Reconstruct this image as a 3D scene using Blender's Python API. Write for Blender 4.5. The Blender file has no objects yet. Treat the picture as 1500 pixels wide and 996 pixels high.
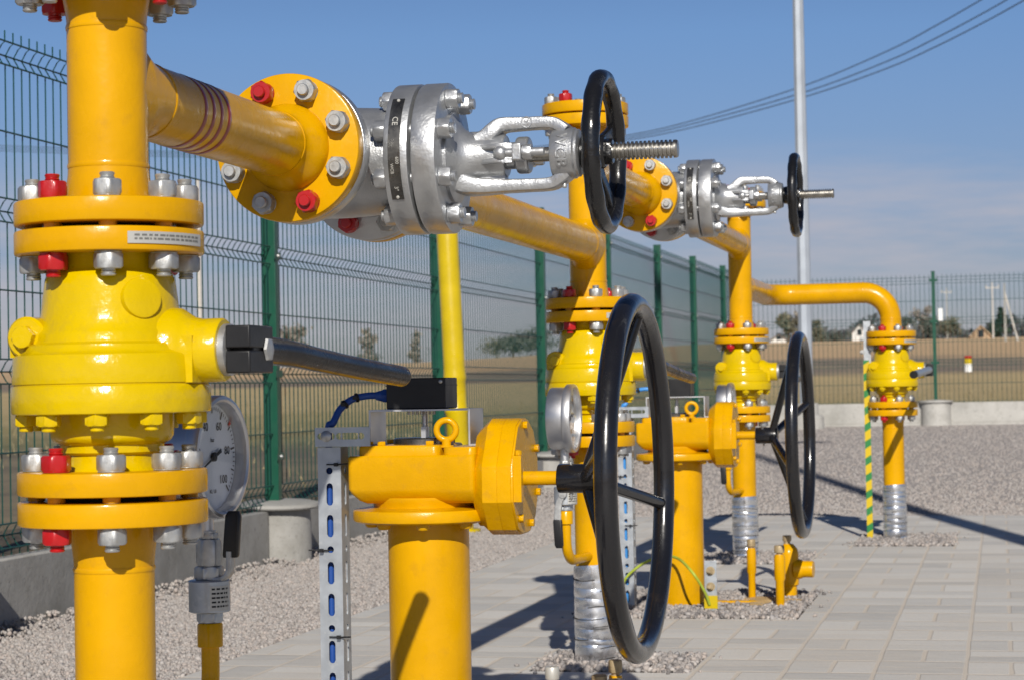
import bpy, bmesh, math, random
import numpy as np
from mathutils import Vector, Matrix
R = math.radians
PI = math.pi
V = Vector
random.seed(7)
rng = np.random.default_rng(11)
scene = bpy.context.scene
COL = scene.collection

# ------------------------------------------------------------------ materials
def newmat(name):
    m = bpy.data.materials.new(name)
    m.use_nodes = True
    nt = m.node_tree
    b = nt.nodes['Principled BSDF']
    return m, nt, b

def N(nt, typ, **kw):
    n = nt.nodes.new(typ)
    for k, v in kw.items():
        setattr(n, k, v)
    return n

def L(nt, a, b):
    nt.links.new(a, b)

def ramp(nt, fac, stops, interp='LINEAR'):
    n = nt.nodes.new('ShaderNodeValToRGB')
    n.color_ramp.interpolation = interp
    e = n.color_ramp.elements
    while len(e) < len(stops):
        e.new(0.5)
    for i, (p, c) in enumerate(stops):
        e[i].position = p
        e[i].color = (c[0], c[1], c[2], 1)
    if fac is not None:
        L(nt, fac, n.inputs['Fac'])
    return n.outputs['Color']

def noise(nt, vec, scale, detail=3, rough=0.55, out='Fac'):
    n = nt.nodes.new('ShaderNodeTexNoise')
    n.inputs['Scale'].default_value = scale
    n.inputs['Detail'].default_value = detail
    n.inputs['Roughness'].default_value = rough
    if vec is not None:
        L(nt, vec, n.inputs['Vector'])
    return n.outputs[out]

def mixc(nt, fac, a, b, mode='MIX'):
    n = nt.nodes.new('ShaderNodeMix')
    n.data_type = 'RGBA'
    n.blend_type = mode
    for sock, val in ((n.inputs[0], fac), (n.inputs[6], a), (n.inputs[7], b)):
        if isinstance(val, (int, float)):
            sock.default_value = val
        elif isinstance(val, tuple):
            sock.default_value = (val[0], val[1], val[2], 1)
        else:
            L(nt, val, sock)
    return n.outputs[2]

def math_(nt, op, a, b=None, c=None):
    n = nt.nodes.new('ShaderNodeMath')
    n.operation = op
    for i, val in enumerate((a, b, c)):
        if val is None:
            continue
        if isinstance(val, (int, float)):
            n.inputs[i].default_value = val
        else:
            L(nt, val, n.inputs[i])
    return n.outputs[0]

def bump(nt, h, strength, dist, normal=None):
    n = nt.nodes.new('ShaderNodeBump')
    n.inputs['Strength'].default_value = strength
    n.inputs['Distance'].default_value = dist
    L(nt, h, n.inputs['Height'])
    if normal is not None:
        L(nt, normal, n.inputs['Normal'])
    return n.outputs['Normal']

def coords(nt, which='Object'):
    return nt.nodes.new('ShaderNodeTexCoord').outputs[which]

def geopos(nt):
    return nt.nodes.new('ShaderNodeNewGeometry').outputs['Position']

def paint(name, base, rough=0.3, metal=0.0, coat=0.0, bscale=260, bstr=0.12, bdist=0.0006, var=0.12, vscale=9,
          low=None, lowscale=26, lowstr=0.12, dirt=None, dirtamt=0.0, rvar=0.08, spec=0.4):
    m, nt, b = newmat(name)
    pos = geopos(nt)
    n1 = noise(nt, pos, vscale, 4)
    lo = tuple(x * (1 - var) for x in base)
    hi = tuple(min(1, x * (1 + var * 0.6)) for x in base)
    c = ramp(nt, n1, [(0.3, lo), (0.7, hi)])
    if dirt:
        n2 = noise(nt, pos, vscale * 3.1, 6, 0.7)
        f = ramp(nt, n2, [(0.56, (0, 0, 0)), (0.74, (dirtamt,) * 3)])
        c = mixc(nt, f, c, dirt)
    L(nt, c, b.inputs['Base Color'])
    b.inputs['Metallic'].default_value = metal
    nr = noise(nt, pos, vscale * 2.3, 4)
    rr = nt.nodes.new('ShaderNodeMapRange')
    L(nt, nr, rr.inputs['Value'])
    rr.inputs['From Min'].default_value = 0.3
    rr.inputs['From Max'].default_value = 0.7
    rr.inputs['To Min'].default_value = max(0.03, rough - rvar)
    rr.inputs['To Max'].default_value = min(1, rough + rvar)
    L(nt, rr.outputs[0], b.inputs['Roughness'])
    b.inputs['Coat Weight'].default_value = coat
    b.inputs['Coat Roughness'].default_value = 0.08
    b.inputs['Specular IOR Level'].default_value = spec
    h = noise(nt, pos, bscale, 3)
    nrm = bump(nt, h, bstr, bdist)
    if lowstr > 0:
        h2 = noise(nt, pos, lowscale, 2)
        nrm = bump(nt, h2, lowstr, 0.004, nrm)
    L(nt, nrm, b.inputs['Normal'])
    if coat > 0:
        L(nt, nrm, b.inputs['Coat Normal'])
    return m

M = {}
M['gold'] = paint('golden yellow gloss paint', (0.64, 0.326, 0.0), 0.25, spec=0.22, coat=0.06, bscale=170, bstr=0.32, lowscale=45, lowstr=0.16,
                  dirt=(0.40, 0.20, 0.02), dirtamt=0.4)
M['lemon'] = paint('lemon yellow gloss paint', (0.60, 0.415, 0.0), 0.18, spec=0.3, coat=0.12, bscale=190, bstr=0.35, bdist=0.0009, lowscale=60, lowstr=0.22,
                   dirt=(0.40, 0.27, 0.03), dirtamt=0.35)
M['castgold'] = paint('golden yellow cast iron paint', (0.64, 0.328, 0.0), 0.26, spec=0.22, coat=0.06, bscale=420, bstr=0.35, bdist=0.0010, lowscale=60, lowstr=0.22,
                      dirt=(0.38, 0.19, 0.03), dirtamt=0.4)
M['vent'] = paint('bright yellow tube paint', (0.58, 0.42, 0.002), 0.30, coat=0.3, lowstr=0.08)
M['red'] = paint('red bolt paint', (0.40, 0.008, 0.010), 0.36, coat=0.3, bscale=420, bstr=0.3, lowstr=0.0)
M['stripe'] = paint('dark red stripe paint', (0.26, 0.012, 0.012), 0.4, coat=0.3, lowstr=0.05)
M['zinc'] = paint('galvanised bolt steel', (0.46, 0.465, 0.46), 0.47, metal=0.7, bscale=500, bstr=0.22, lowstr=0.0, vscale=60, var=0.22,
                  dirt=(0.42, 0.36, 0.26), dirtamt=0.5, rvar=0.1)
M['silver'] = paint('aluminium valve paint', (0.50, 0.51, 0.52), 0.38, metal=0.80, bscale=330, bstr=0.22, bdist=0.0009, lowscale=60, lowstr=0.25,
                    vscale=14, var=0.10, dirt=(0.42, 0.40, 0.36), dirtamt=0.25)
M['cast'] = paint('rough cast aluminium paint', (0.47, 0.48, 0.49), 0.37, metal=0.75, bscale=330, bstr=0.45, bdist=0.0011, lowscale=60, lowstr=0.14,
                  vscale=20, var=0.12, dirt=(0.40, 0.38, 0.34), dirtamt=0.3)
M['steel'] = paint('bare threaded steel', (0.42, 0.40, 0.36), 0.34, metal=0.95, bscale=400, bstr=0.2, lowstr=0.0, vscale=50, var=0.35,
                   dirt=(0.12, 0.10, 0.08), dirtamt=0.6)
M['black'] = paint('black gloss enamel', (0.010, 0.010, 0.012), 0.24, coat=0.4, bscale=160, bstr=0.12, lowscale=40, lowstr=0.12, dirt=(0.05, 0.035, 0.02), dirtamt=0.3)
M['castblack'] = paint('black painted casting', (0.008, 0.008, 0.009), 0.27, coat=0.35, bscale=120, bstr=0.35, bdist=0.0014, lowscale=50, lowstr=0.3)
M['rubber'] = paint('black plastic', (0.012, 0.012, 0.013), 0.42, bscale=300, bstr=0.15, lowstr=0.0)
M['lever'] = paint('polished black lever lacquer', (0.004, 0.004, 0.006), 0.26, spec=0.16, bscale=300, bstr=0.08, lowstr=0.04)
M['strut'] = paint('hot dip galvanised strut', (0.46, 0.49, 0.52), 0.42, metal=0.65, bscale=90, bstr=0.08, lowstr=0.05, vscale=22, var=0.18, dirt=(0.66, 0.66, 0.64), dirtamt=0.5)
M['stainless'] = paint('brushed stainless steel', (0.60, 0.60, 0.61), 0.43, metal=0.95, bscale=700, bstr=0.06, lowstr=0.0, var=0.06)
M['foil'] = paint('aluminium wrapping foil', (0.78, 0.79, 0.81), 0.25, metal=0.95, bscale=60, bstr=0.3, bdist=0.002, lowscale=24, lowstr=0.5, var=0.10, rvar=0.1)
M['blue'] = paint('blue cable sheath', (0.018, 0.07, 0.30), 0.4, lowstr=0.0)
M['lightblue'] = paint('light blue cable sheath', (0.05, 0.25, 0.62), 0.4, lowstr=0.0)
M['green'] = paint('green fence coating', (0.006, 0.070, 0.040), 0.38, coat=0.1, bscale=90, bstr=0.05, lowstr=0.04)
M['greenwire'] = paint('green wire coating', (0.007, 0.062, 0.050), 0.4, coat=0.0, lowstr=0.0)
M['dial'] = paint('white dial enamel', (0.80, 0.81, 0.82), 0.5, lowstr=0.0, var=0.03, bstr=0.0)
M['ink'] = paint('black print', (0.012, 0.012, 0.014), 0.5, lowstr=0.0, bstr=0.0)
M['redink'] = paint('red print', (0.6, 0.02, 0.02), 0.5, lowstr=0.0, bstr=0.0)
M['plate'] = paint('etched metal plate', (0.17, 0.165, 0.155), 0.30, metal=0.9, bscale=600, bstr=0.2, lowstr=0.0, var=0.4, vscale=40)
M['tag'] = paint('grey identification tag', (0.52, 0.51, 0.47), 0.45, metal=0.3, bscale=400, bstr=0.2, lowstr=0.0)
M['rust'] = paint('weathered brass cap', (0.40, 0.31, 0.18), 0.55, metal=0.25, bscale=240, bstr=0.3, lowstr=0.0, var=0.35, vscale=50, dirt=(0.10, 0.05, 0.02), dirtamt=0.7)
M['gasket'] = paint('dark gasket', (0.02, 0.016, 0.012), 0.8, lowstr=0.0)
M['polegrey'] = paint('galvanised lamp post', (0.44, 0.48, 0.53), 0.5, metal=0.35, bscale=30, bstr=0.06, lowstr=0.0, vscale=3)
M['utility'] = paint('pale concrete pole', (0.52, 0.50, 0.46), 0.9, lowstr=0.0)
M['wood'] = paint('weathered house timber', (0.42, 0.30, 0.19), 0.85, lowstr=0.0, var=0.25, vscale=2)
M['whitewall'] = paint('white house wall', (0.66, 0.65, 0.62), 0.85, lowstr=0.0)
M['roof'] = paint('grey house roof', (0.20, 0.17, 0.15), 0.85, lowstr=0.0)
M['darkglass'] = paint('dark window pane', (0.02, 0.025, 0.03), 0.15, lowstr=0.0)
M['cablegrey'] = paint('overhead cable', (0.05, 0.06, 0.07), 0.6, lowstr=0.0)
M['white'] = paint('white marker plastic', (0.80, 0.80, 0.78), 0.5, lowstr=0.0)
M['bark'] = paint('tree bark', (0.09, 0.07, 0.05), 0.9, lowstr=0.0)
M['sand'] = paint('sand with yellow overspray', (0.52, 0.36, 0.17), 0.95, bscale=420, bstr=0.8, bdist=0.003, var=0.3, vscale=24, lowstr=0.3, dirt=(0.62, 0.33, 0.02), dirtamt=0.8)
M['faint'] = paint('worn stamping', (0.20, 0.195, 0.18), 0.5, metal=0.3, lowstr=0.0)
M['greenyellow'] = paint('earth wire sheath', (0.38, 0.46, 0.05), 0.45, lowstr=0.0, var=0.3, vscale=30)

def make_glass():
    m, nt, b = newmat('gauge glass')
    nt.nodes.remove(b)
    tr = nt.nodes.new('ShaderNodeBsdfTransparent'); tr.inputs[0].default_value = (0.96, 0.97, 0.98, 1)
    gl = nt.nodes.new('ShaderNodeBsdfGlossy'); gl.inputs['Roughness'].default_value = 0.03
    lw = nt.nodes.new('ShaderNodeLayerWeight'); lw.inputs['Blend'].default_value = 0.3
    fac = math_(nt, 'ADD', 0.04, math_(nt, 'MULTIPLY', math_(nt, 'POWER', lw.outputs['Facing'], 3.0), 0.35))
    mx = nt.nodes.new('ShaderNodeMixShader')
    L(nt, fac, mx.inputs[0]); L(nt, tr.outputs[0], mx.inputs[1]); L(nt, gl.outputs[0], mx.inputs[2])
    L(nt, mx.outputs[0], nt.nodes['Material Output'].inputs['Surface'])
    return m
M['glass'] = make_glass()

def make_concrete(nm, k):
    m, nt, b = newmat(nm)
    p = geopos(nt)
    n1 = noise(nt, p, 2.6, 6, 0.6)
    c = ramp(nt, n1, [(0.3, (0.30 * k, 0.295 * k, 0.275 * k)), (0.55, (0.40 * k, 0.39 * k, 0.365 * k)), (0.75, (0.47 * k, 0.46 * k, 0.43 * k))])
    n2 = noise(nt, p, 38, 5, 0.7)
    c = mixc(nt, ramp(nt, n2, [(0.28, (0.75,) * 3), (0.42, (0,) * 3)]), c, (0.16, 0.155, 0.14))
    vo = nt.nodes.new('ShaderNodeTexVoronoi'); vo.inputs['Scale'].default_value = 55
    L(nt, p, vo.inputs['Vector'])
    pit = ramp(nt, vo.outputs['Distance'], [(0.05, (1, 1, 1)), (0.16, (0, 0, 0))])
    c = mixc(nt, math_(nt, 'MULTIPLY', pit, 0.5), c, (0.12, 0.115, 0.10))
    n3 = noise(nt, p, 5.5, 7, 0.72)
    c = mixc(nt, ramp(nt, n3, [(0.50, (0,) * 3), (0.72, (0.55,) * 3)]), c, (0.21 * k, 0.20 * k, 0.17 * k))
    L(nt, c, b.inputs['Base Color'])
    b.inputs['Roughness'].default_value = 0.92
    nrm = bump(nt, n2, 0.35, 0.006)
    nrm = bump(nt, math_(nt, 'SUBTRACT', 1.0, pit), 0.4, 0.004, nrm)
    L(nt, nrm, b.inputs['Normal'])
    return m
M['concrete'] = make_concrete('pale precast concrete', 1.08)
M['concretegrey'] = make_concrete('grey precast concrete', 0.86)

def make_hazard():
    m, nt, b = newmat('yellow and green warning stripes')
    p = coords(nt)
    s = nt.nodes.new('ShaderNodeSeparateXYZ'); L(nt, p, s.inputs[0])
    t = math_(nt, 'ADD', math_(nt, 'MULTIPLY', s.outputs['Z'], 14.0), math_(nt, 'MULTIPLY', s.outputs['X'], -9.0))
    t = math_(nt, 'FRACT', t)
    f = math_(nt, 'GREATER_THAN', t, 0.56)
    nz = noise(nt, p, 60, 5)
    f = math_(nt, 'MULTIPLY', f, ramp(nt, nz, [(0.25, (0.6,) * 3), (0.4, (1,) * 3)]))
    L(nt, mixc(nt, f, (0.58, 0.41, 0.005), (0.02, 0.19, 0.05)), b.inputs['Base Color'])
    b.inputs['Roughness'].default_value = 0.4
    return m
M['hazard'] = make_hazard()

def make_gravel_ground():
    m, nt, b = newmat('crushed granite bed')
    p = geopos(nt)
    def vor(scale, feat='F1'):
        v = nt.nodes.new('ShaderNodeTexVoronoi'); v.feature = feat
        v.inputs['Scale'].default_value = scale
        L(nt, p, v.inputs['Vector'])
        return v
    v1 = vor(52); v2 = vor(95)
    sep = nt.nodes.new('ShaderNodeSeparateColor'); L(nt, v1.outputs['Color'], sep.inputs[0])
    c = ramp(nt, sep.outputs[0], [(0.0, (0.24, 0.22, 0.205)), (0.25, (0.36, 0.325, 0.30)), (0.5, (0.44, 0.395, 0.365)),
                                  (0.72, (0.42, 0.355, 0.32)), (0.88, (0.33, 0.32, 0.31)), (1.0, (0.52, 0.475, 0.44))])
    big = noise(nt, p, 1.1, 5)
    c = mixc(nt, ramp(nt, big, [(0.35, (0,) * 3), (0.7, (0.35,) * 3)]), c, (0.36, 0.33, 0.31))
    gap = ramp(nt, v1.outputs['Distance'], [(0.42, (0,) * 3), (0.78, (0.55,) * 3)])
    c = mixc(nt, gap, c, (0.26, 0.225, 0.20))
    L(nt, c, b.inputs['Base Color'])
    b.inputs['Roughness'].default_value = 0.95
    h = math_(nt, 'ADD', math_(nt, 'SUBTRACT', 1.0, v1.outputs['Distance']), math_(nt, 'MULTIPLY', sep.outputs[1], 0.7))
    nrm = bump(nt, h, 0.6, 0.008)
    nrm = bump(nt, math_(nt, 'SUBTRACT', 1.0, v2.outputs['Distance']), 0.4, 0.006, nrm)
    L(nt, nrm, b.inputs['Normal'])
    return m
M['gravelbed'] = make_gravel_ground()

def make_stone(name, stops):
    m, nt, b = newmat(name)
    g = nt.nodes.new('ShaderNodeNewGeometry')
    c = ramp(nt, g.outputs['Random Per Island'], stops)
    nz = noise(nt, g.outputs['Position'], 240, 3)
    c = mixc(nt, ramp(nt, nz, [(0.4, (0,) * 3), (0.7, (0.4,) * 3)]), c, tuple(0.62 * x for x in stops[2][1]))
    L(nt, c, b.inputs['Base Color'])
    b.inputs['Roughness'].default_value = 0.9
    return m
M['stones'] = make_stone('pinkish granite stones', [(0.0, (0.20, 0.182, 0.17)), (0.10, (0.31, 0.28, 0.26)), (0.35, (0.38, 0.35, 0.325)),
                                                    (0.6, (0.42, 0.36, 0.325)), (0.8, (0.37, 0.35, 0.335)), (1.0, (0.47, 0.43, 0.40))])
M['darkstones'] = make_stone('grey crushed stones', [(0.0, (0.12, 0.11, 0.11)), (0.2, (0.24, 0.22, 0.21)), (0.45, (0.36, 0.33, 0.31)),
                                                     (0.7, (0.42, 0.36, 0.32)), (0.9, (0.30, 0.29, 0.29)), (1.0, (0.55, 0.50, 0.46))])

def make_paving():
    m, nt, b = newmat('concrete block paving')
    p = geopos(nt)
    s = nt.nodes.new('ShaderNodeSeparateXYZ')
    # slight unevenness of the joints
    nv = nt.nodes.new('ShaderNodeTexNoise'); nv.inputs['Scale'].default_value = 4.5; nv.inputs['Detail'].default_value = 2
    L(nt, p, nv.inputs['Vector'])
    vs = nt.nodes.new('ShaderNodeVectorMath'); vs.operation = 'SUBTRACT'; L(nt, nv.outputs['Color'], vs.inputs[0]); vs.inputs[1].default_value = (.5, .5, .5)
    vm = nt.nodes.new('ShaderNodeVectorMath'); vm.operation = 'SCALE'; L(nt, vs.outputs[0], vm.inputs[0]); vm.inputs['Scale'].default_value = 0.006
    va = nt.nodes.new('ShaderNodeVectorMath'); va.operation = 'ADD'; L(nt, p, va.inputs[0]); L(nt, vm.outputs[0], va.inputs[1])
    L(nt, va.outputs[0], s.inputs[0])
    W = 0.205; WY = 0.215
    x = math_(nt, 'DIVIDE', math_(nt, 'ADD', s.outputs['X'], 40.07), W)
    y = math_(nt, 'DIVIDE', math_(nt, 'ADD', s.outputs['Y'], 40.02), WY)
    fx = math_(nt, 'FLOOR', x); fy = math_(nt, 'FLOOR', y)
    u = math_(nt, 'FRACT', x); v = math_(nt, 'FRACT', y)
    par = math_(nt, 'MODULO', math_(nt, 'ADD', fx, fy), 2.0)
    par = math_(nt, 'GREATER_THAN', par, 0.5)
    def edge(t):   # distance in cell units to nearest 0/1 edge
        return math_(nt, 'MINIMUM', t, math_(nt, 'SUBTRACT', 1.0, t))
    def mid(t):
        return math_(nt, 'ABSOLUTE', math_(nt, 'SUBTRACT', t, 0.5))
    ex = math_(nt, 'MULTIPLY', edge(u), W); ey = math_(nt, 'MULTIPLY', edge(v), WY)
    mu = math_(nt, 'MULTIPLY', mid(u), W); mv = math_(nt, 'MULTIPLY', mid(v), WY)
    big = 1.0
    mu2 = math_(nt, 'ADD', mu, math_(nt, 'MULTIPLY', par, big))
    mv2 = math_(nt, 'ADD', mv, math_(nt, 'MULTIPLY', math_(nt, 'SUBTRACT', 1.0, par), big))
    # long joints wide and sandy, cross joints fine
    jn = noise(nt, p, 7, 3)
    wide = math_(nt, 'MULTIPLY', ex, 0.70)
    dmin = math_(nt, 'MINIMUM', math_(nt, 'MINIMUM', wide, math_(nt, 'MULTIPLY', ey, 0.52)), math_(nt, 'MINIMUM', math_(nt, 'MULTIPLY', mu2, 0.66), math_(nt, 'MULTIPLY', mv2, 1.25)))
    thr = math_(nt, 'ADD', 0.0016, math_(nt, 'MULTIPLY', jn, 0.0036))
    d2 = math_(nt, 'DIVIDE', dmin, thr)
    joint = ramp(nt, math_(nt, 'MULTIPLY', d2, 0.5), [(0.40, (1, 1, 1)), (0.68, (0, 0, 0))])
    # block id colour
    hu = math_(nt, 'MULTIPLY', math_(nt, 'GREATER_THAN', u, 0.5), math_(nt, 'SUBTRACT', 1.0, par))
    hv = math_(nt, 'MULTIPLY', math_(nt, 'GREATER_THAN', v, 0.5), par)
    cb = nt.nodes.new('ShaderNodeCombineXYZ')
    L(nt, math_(nt, 'ADD', fx, math_(nt, 'MULTIPLY', hu, 0.37)), cb.inputs[0])
    L(nt, math_(nt, 'ADD', fy, math_(nt, 'MULTIPLY', hv, 0.61)), cb.inputs[1])
    wn = nt.nodes.new('ShaderNodeTexWhiteNoise'); wn.noise_dimensions = '3D'
    L(nt, cb.outputs[0], wn.inputs['Vector'])
    c = ramp(nt, wn.outputs['Value'], [(0.0, (0.42, 0.41, 0.39)), (0.5, (0.52, 0.505, 0.475)), (1.0, (0.63, 0.61, 0.57))])
    mp = nt.nodes.new('ShaderNodeMapping'); mp.inputs['Scale'].default_value = (3.0, 26, 1); L(nt, p, mp.inputs['Vector'])
    st = noise(nt, mp.outputs[0], 2.2, 6, 0.65)
    c = mixc(nt, ramp(nt, st, [(0.38, (0,) * 3), (0.72, (0.55,) * 3)]), c, (0.70, 0.68, 0.635))
    st2 = noise(nt, p, 1.3, 5, 0.6)
    c = mixc(nt, ramp(nt, st2, [(0.42, (0,) * 3), (0.75, (0.5,) * 3)]), c, (0.60, 0.53, 0.44))
    gr = noise(nt, p, 420, 3, 0.7)
    c = mixc(nt, ramp(nt, gr, [(0.3, (0.35,) * 3), (0.5, (0,) * 3)]), c, (0.22, 0.22, 0.21))
    c = mixc(nt, math_(nt, 'MULTIPLY', joint, 0.85), c, (0.60, 0.53, 0.44))
    L(nt, c, b.inputs['Base Color'])
    b.inputs['Roughness'].default_value = 0.85
    nrm = bump(nt, math_(nt, 'SUBTRACT', 1.0, joint), 0.5, 0.004)
    nrm = bump(nt, gr, 0.25, 0.002, nrm)
    L(nt, nrm, b.inputs['Normal'])
    return m
M['paving'] = make_paving()

def make_field():
    m, nt, b = newmat('autumn field')
    p = geopos(nt)
    s = nt.nodes.new('ShaderNodeSeparateXYZ'); L(nt, p, s.inputs[0])
    d = math_(nt, 'SQRT', math_(nt, 'ADD', math_(nt, 'POWER', s.outputs['X'], 2.0), math_(nt, 'POWER', s.outputs['Y'], 2.0)))
    w = noise(nt, p, 0.09, 6, 0.65)
    d = math_(nt, 'MULTIPLY', d, math_(nt, 'ADD', 0.80, math_(nt, 'MULTIPLY', w, 0.40)))
    t = math_(nt, 'DIVIDE', math_(nt, 'LOGARITHM', math_(nt, 'ADD', d, 0.001), 2.0), 9.0)  # log2(d)/9
    def T(x): return math.log2(x) / 9.0
    c = ramp(nt, t, [(T(8), (0.10, 0.080, 0.060)), (T(17), (0.12, 0.098, 0.070)), (T(21), (0.125, 0.125, 0.05)), (T(32), (0.30, 0.24, 0.10)),
                     (T(37), (0.42, 0.315, 0.15)), (T(56), (0.50, 0.37, 0.18)), (T(63), (0.19, 0.145, 0.115)), (T(83), (0.22, 0.165, 0.125)),
                     (T(92), (0.55, 0.365, 0.20)), (T(160), (0.58, 0.385, 0.21)), (T(300), (0.66, 0.45, 0.25))])
    n1 = noise(nt, p, 1.6, 7, 0.7)
    c = mixc(nt, ramp(nt, n1, [(0.34, (0.35,) * 3), (0.6, (0,) * 3)]), c, (0.13, 0.115, 0.06))
    n2 = noise(nt, p, 0.30, 8, 0.78)
    c = mixc(nt, ramp(nt, n2, [(0.45, (0,) * 3), (0.7, (0.5,) * 3)]), c, (0.44, 0.34, 0.19))
    L(nt, c, b.inputs['Base Color'])
    b.inputs['Roughness'].default_value = 1.0
    n3 = noise(nt, p, 9, 6, 0.75)
    L(nt, bump(nt, n3, 0.35, 0.08), b.inputs['Normal'])
    return m
M['field'] = make_field()

def make_leaf(name, a, b2):
    m, nt, b = newmat(name)
    g = nt.nodes.new('ShaderNodeNewGeometry')
    c = ramp(nt, g.outputs['Random Per Island'], [(0.0, a), (1.0, b2)])
    L(nt, c, b.inputs['Base Color'])
    b.inputs['Roughness'].default_value = 0.7
    return m
M['leafolive'] = make_leaf('olive autumn leaves paled for haze', (0.11, 0.115, 0.08), (0.19, 0.175, 0.115))  # leaf colour lightened and greyed to stand in for distance haze
M['leafdark'] = make_leaf('dark green leaves greyed for haze', (0.075, 0.088, 0.075), (0.13, 0.135, 0.105))  # green greyed too, haze put into the colour
M['leafbare'] = make_leaf('sparse brown twigs paled for haze', (0.19, 0.175, 0.155), (0.29, 0.26, 0.22))  # twigs paled the same way, no haze volume in the scene
M['conifer'] = make_leaf('conifer needles', (0.015, 0.035, 0.022), (0.035, 0.06, 0.035))
M['forest'] = make_leaf('far wood foliage with painted haze', (0.055, 0.065, 0.072), (0.10, 0.105, 0.105))  # bluish grey of distant air painted into the foliage colour
M['dry'] = make_leaf('dry grass blades', (0.14, 0.12, 0.055), (0.34, 0.27, 0.14))

# ------------------------------------------------------------------ mesh builder
def frame(ax):
    ax = V(ax).normalized()
    h = V((0, 0, 1)) if abs(ax.z) < 0.9 else V((0, 1, 0))
    u = h.cross(ax).normalized()
    w = ax.cross(u).normalized()
    return ax, u, w

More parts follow.
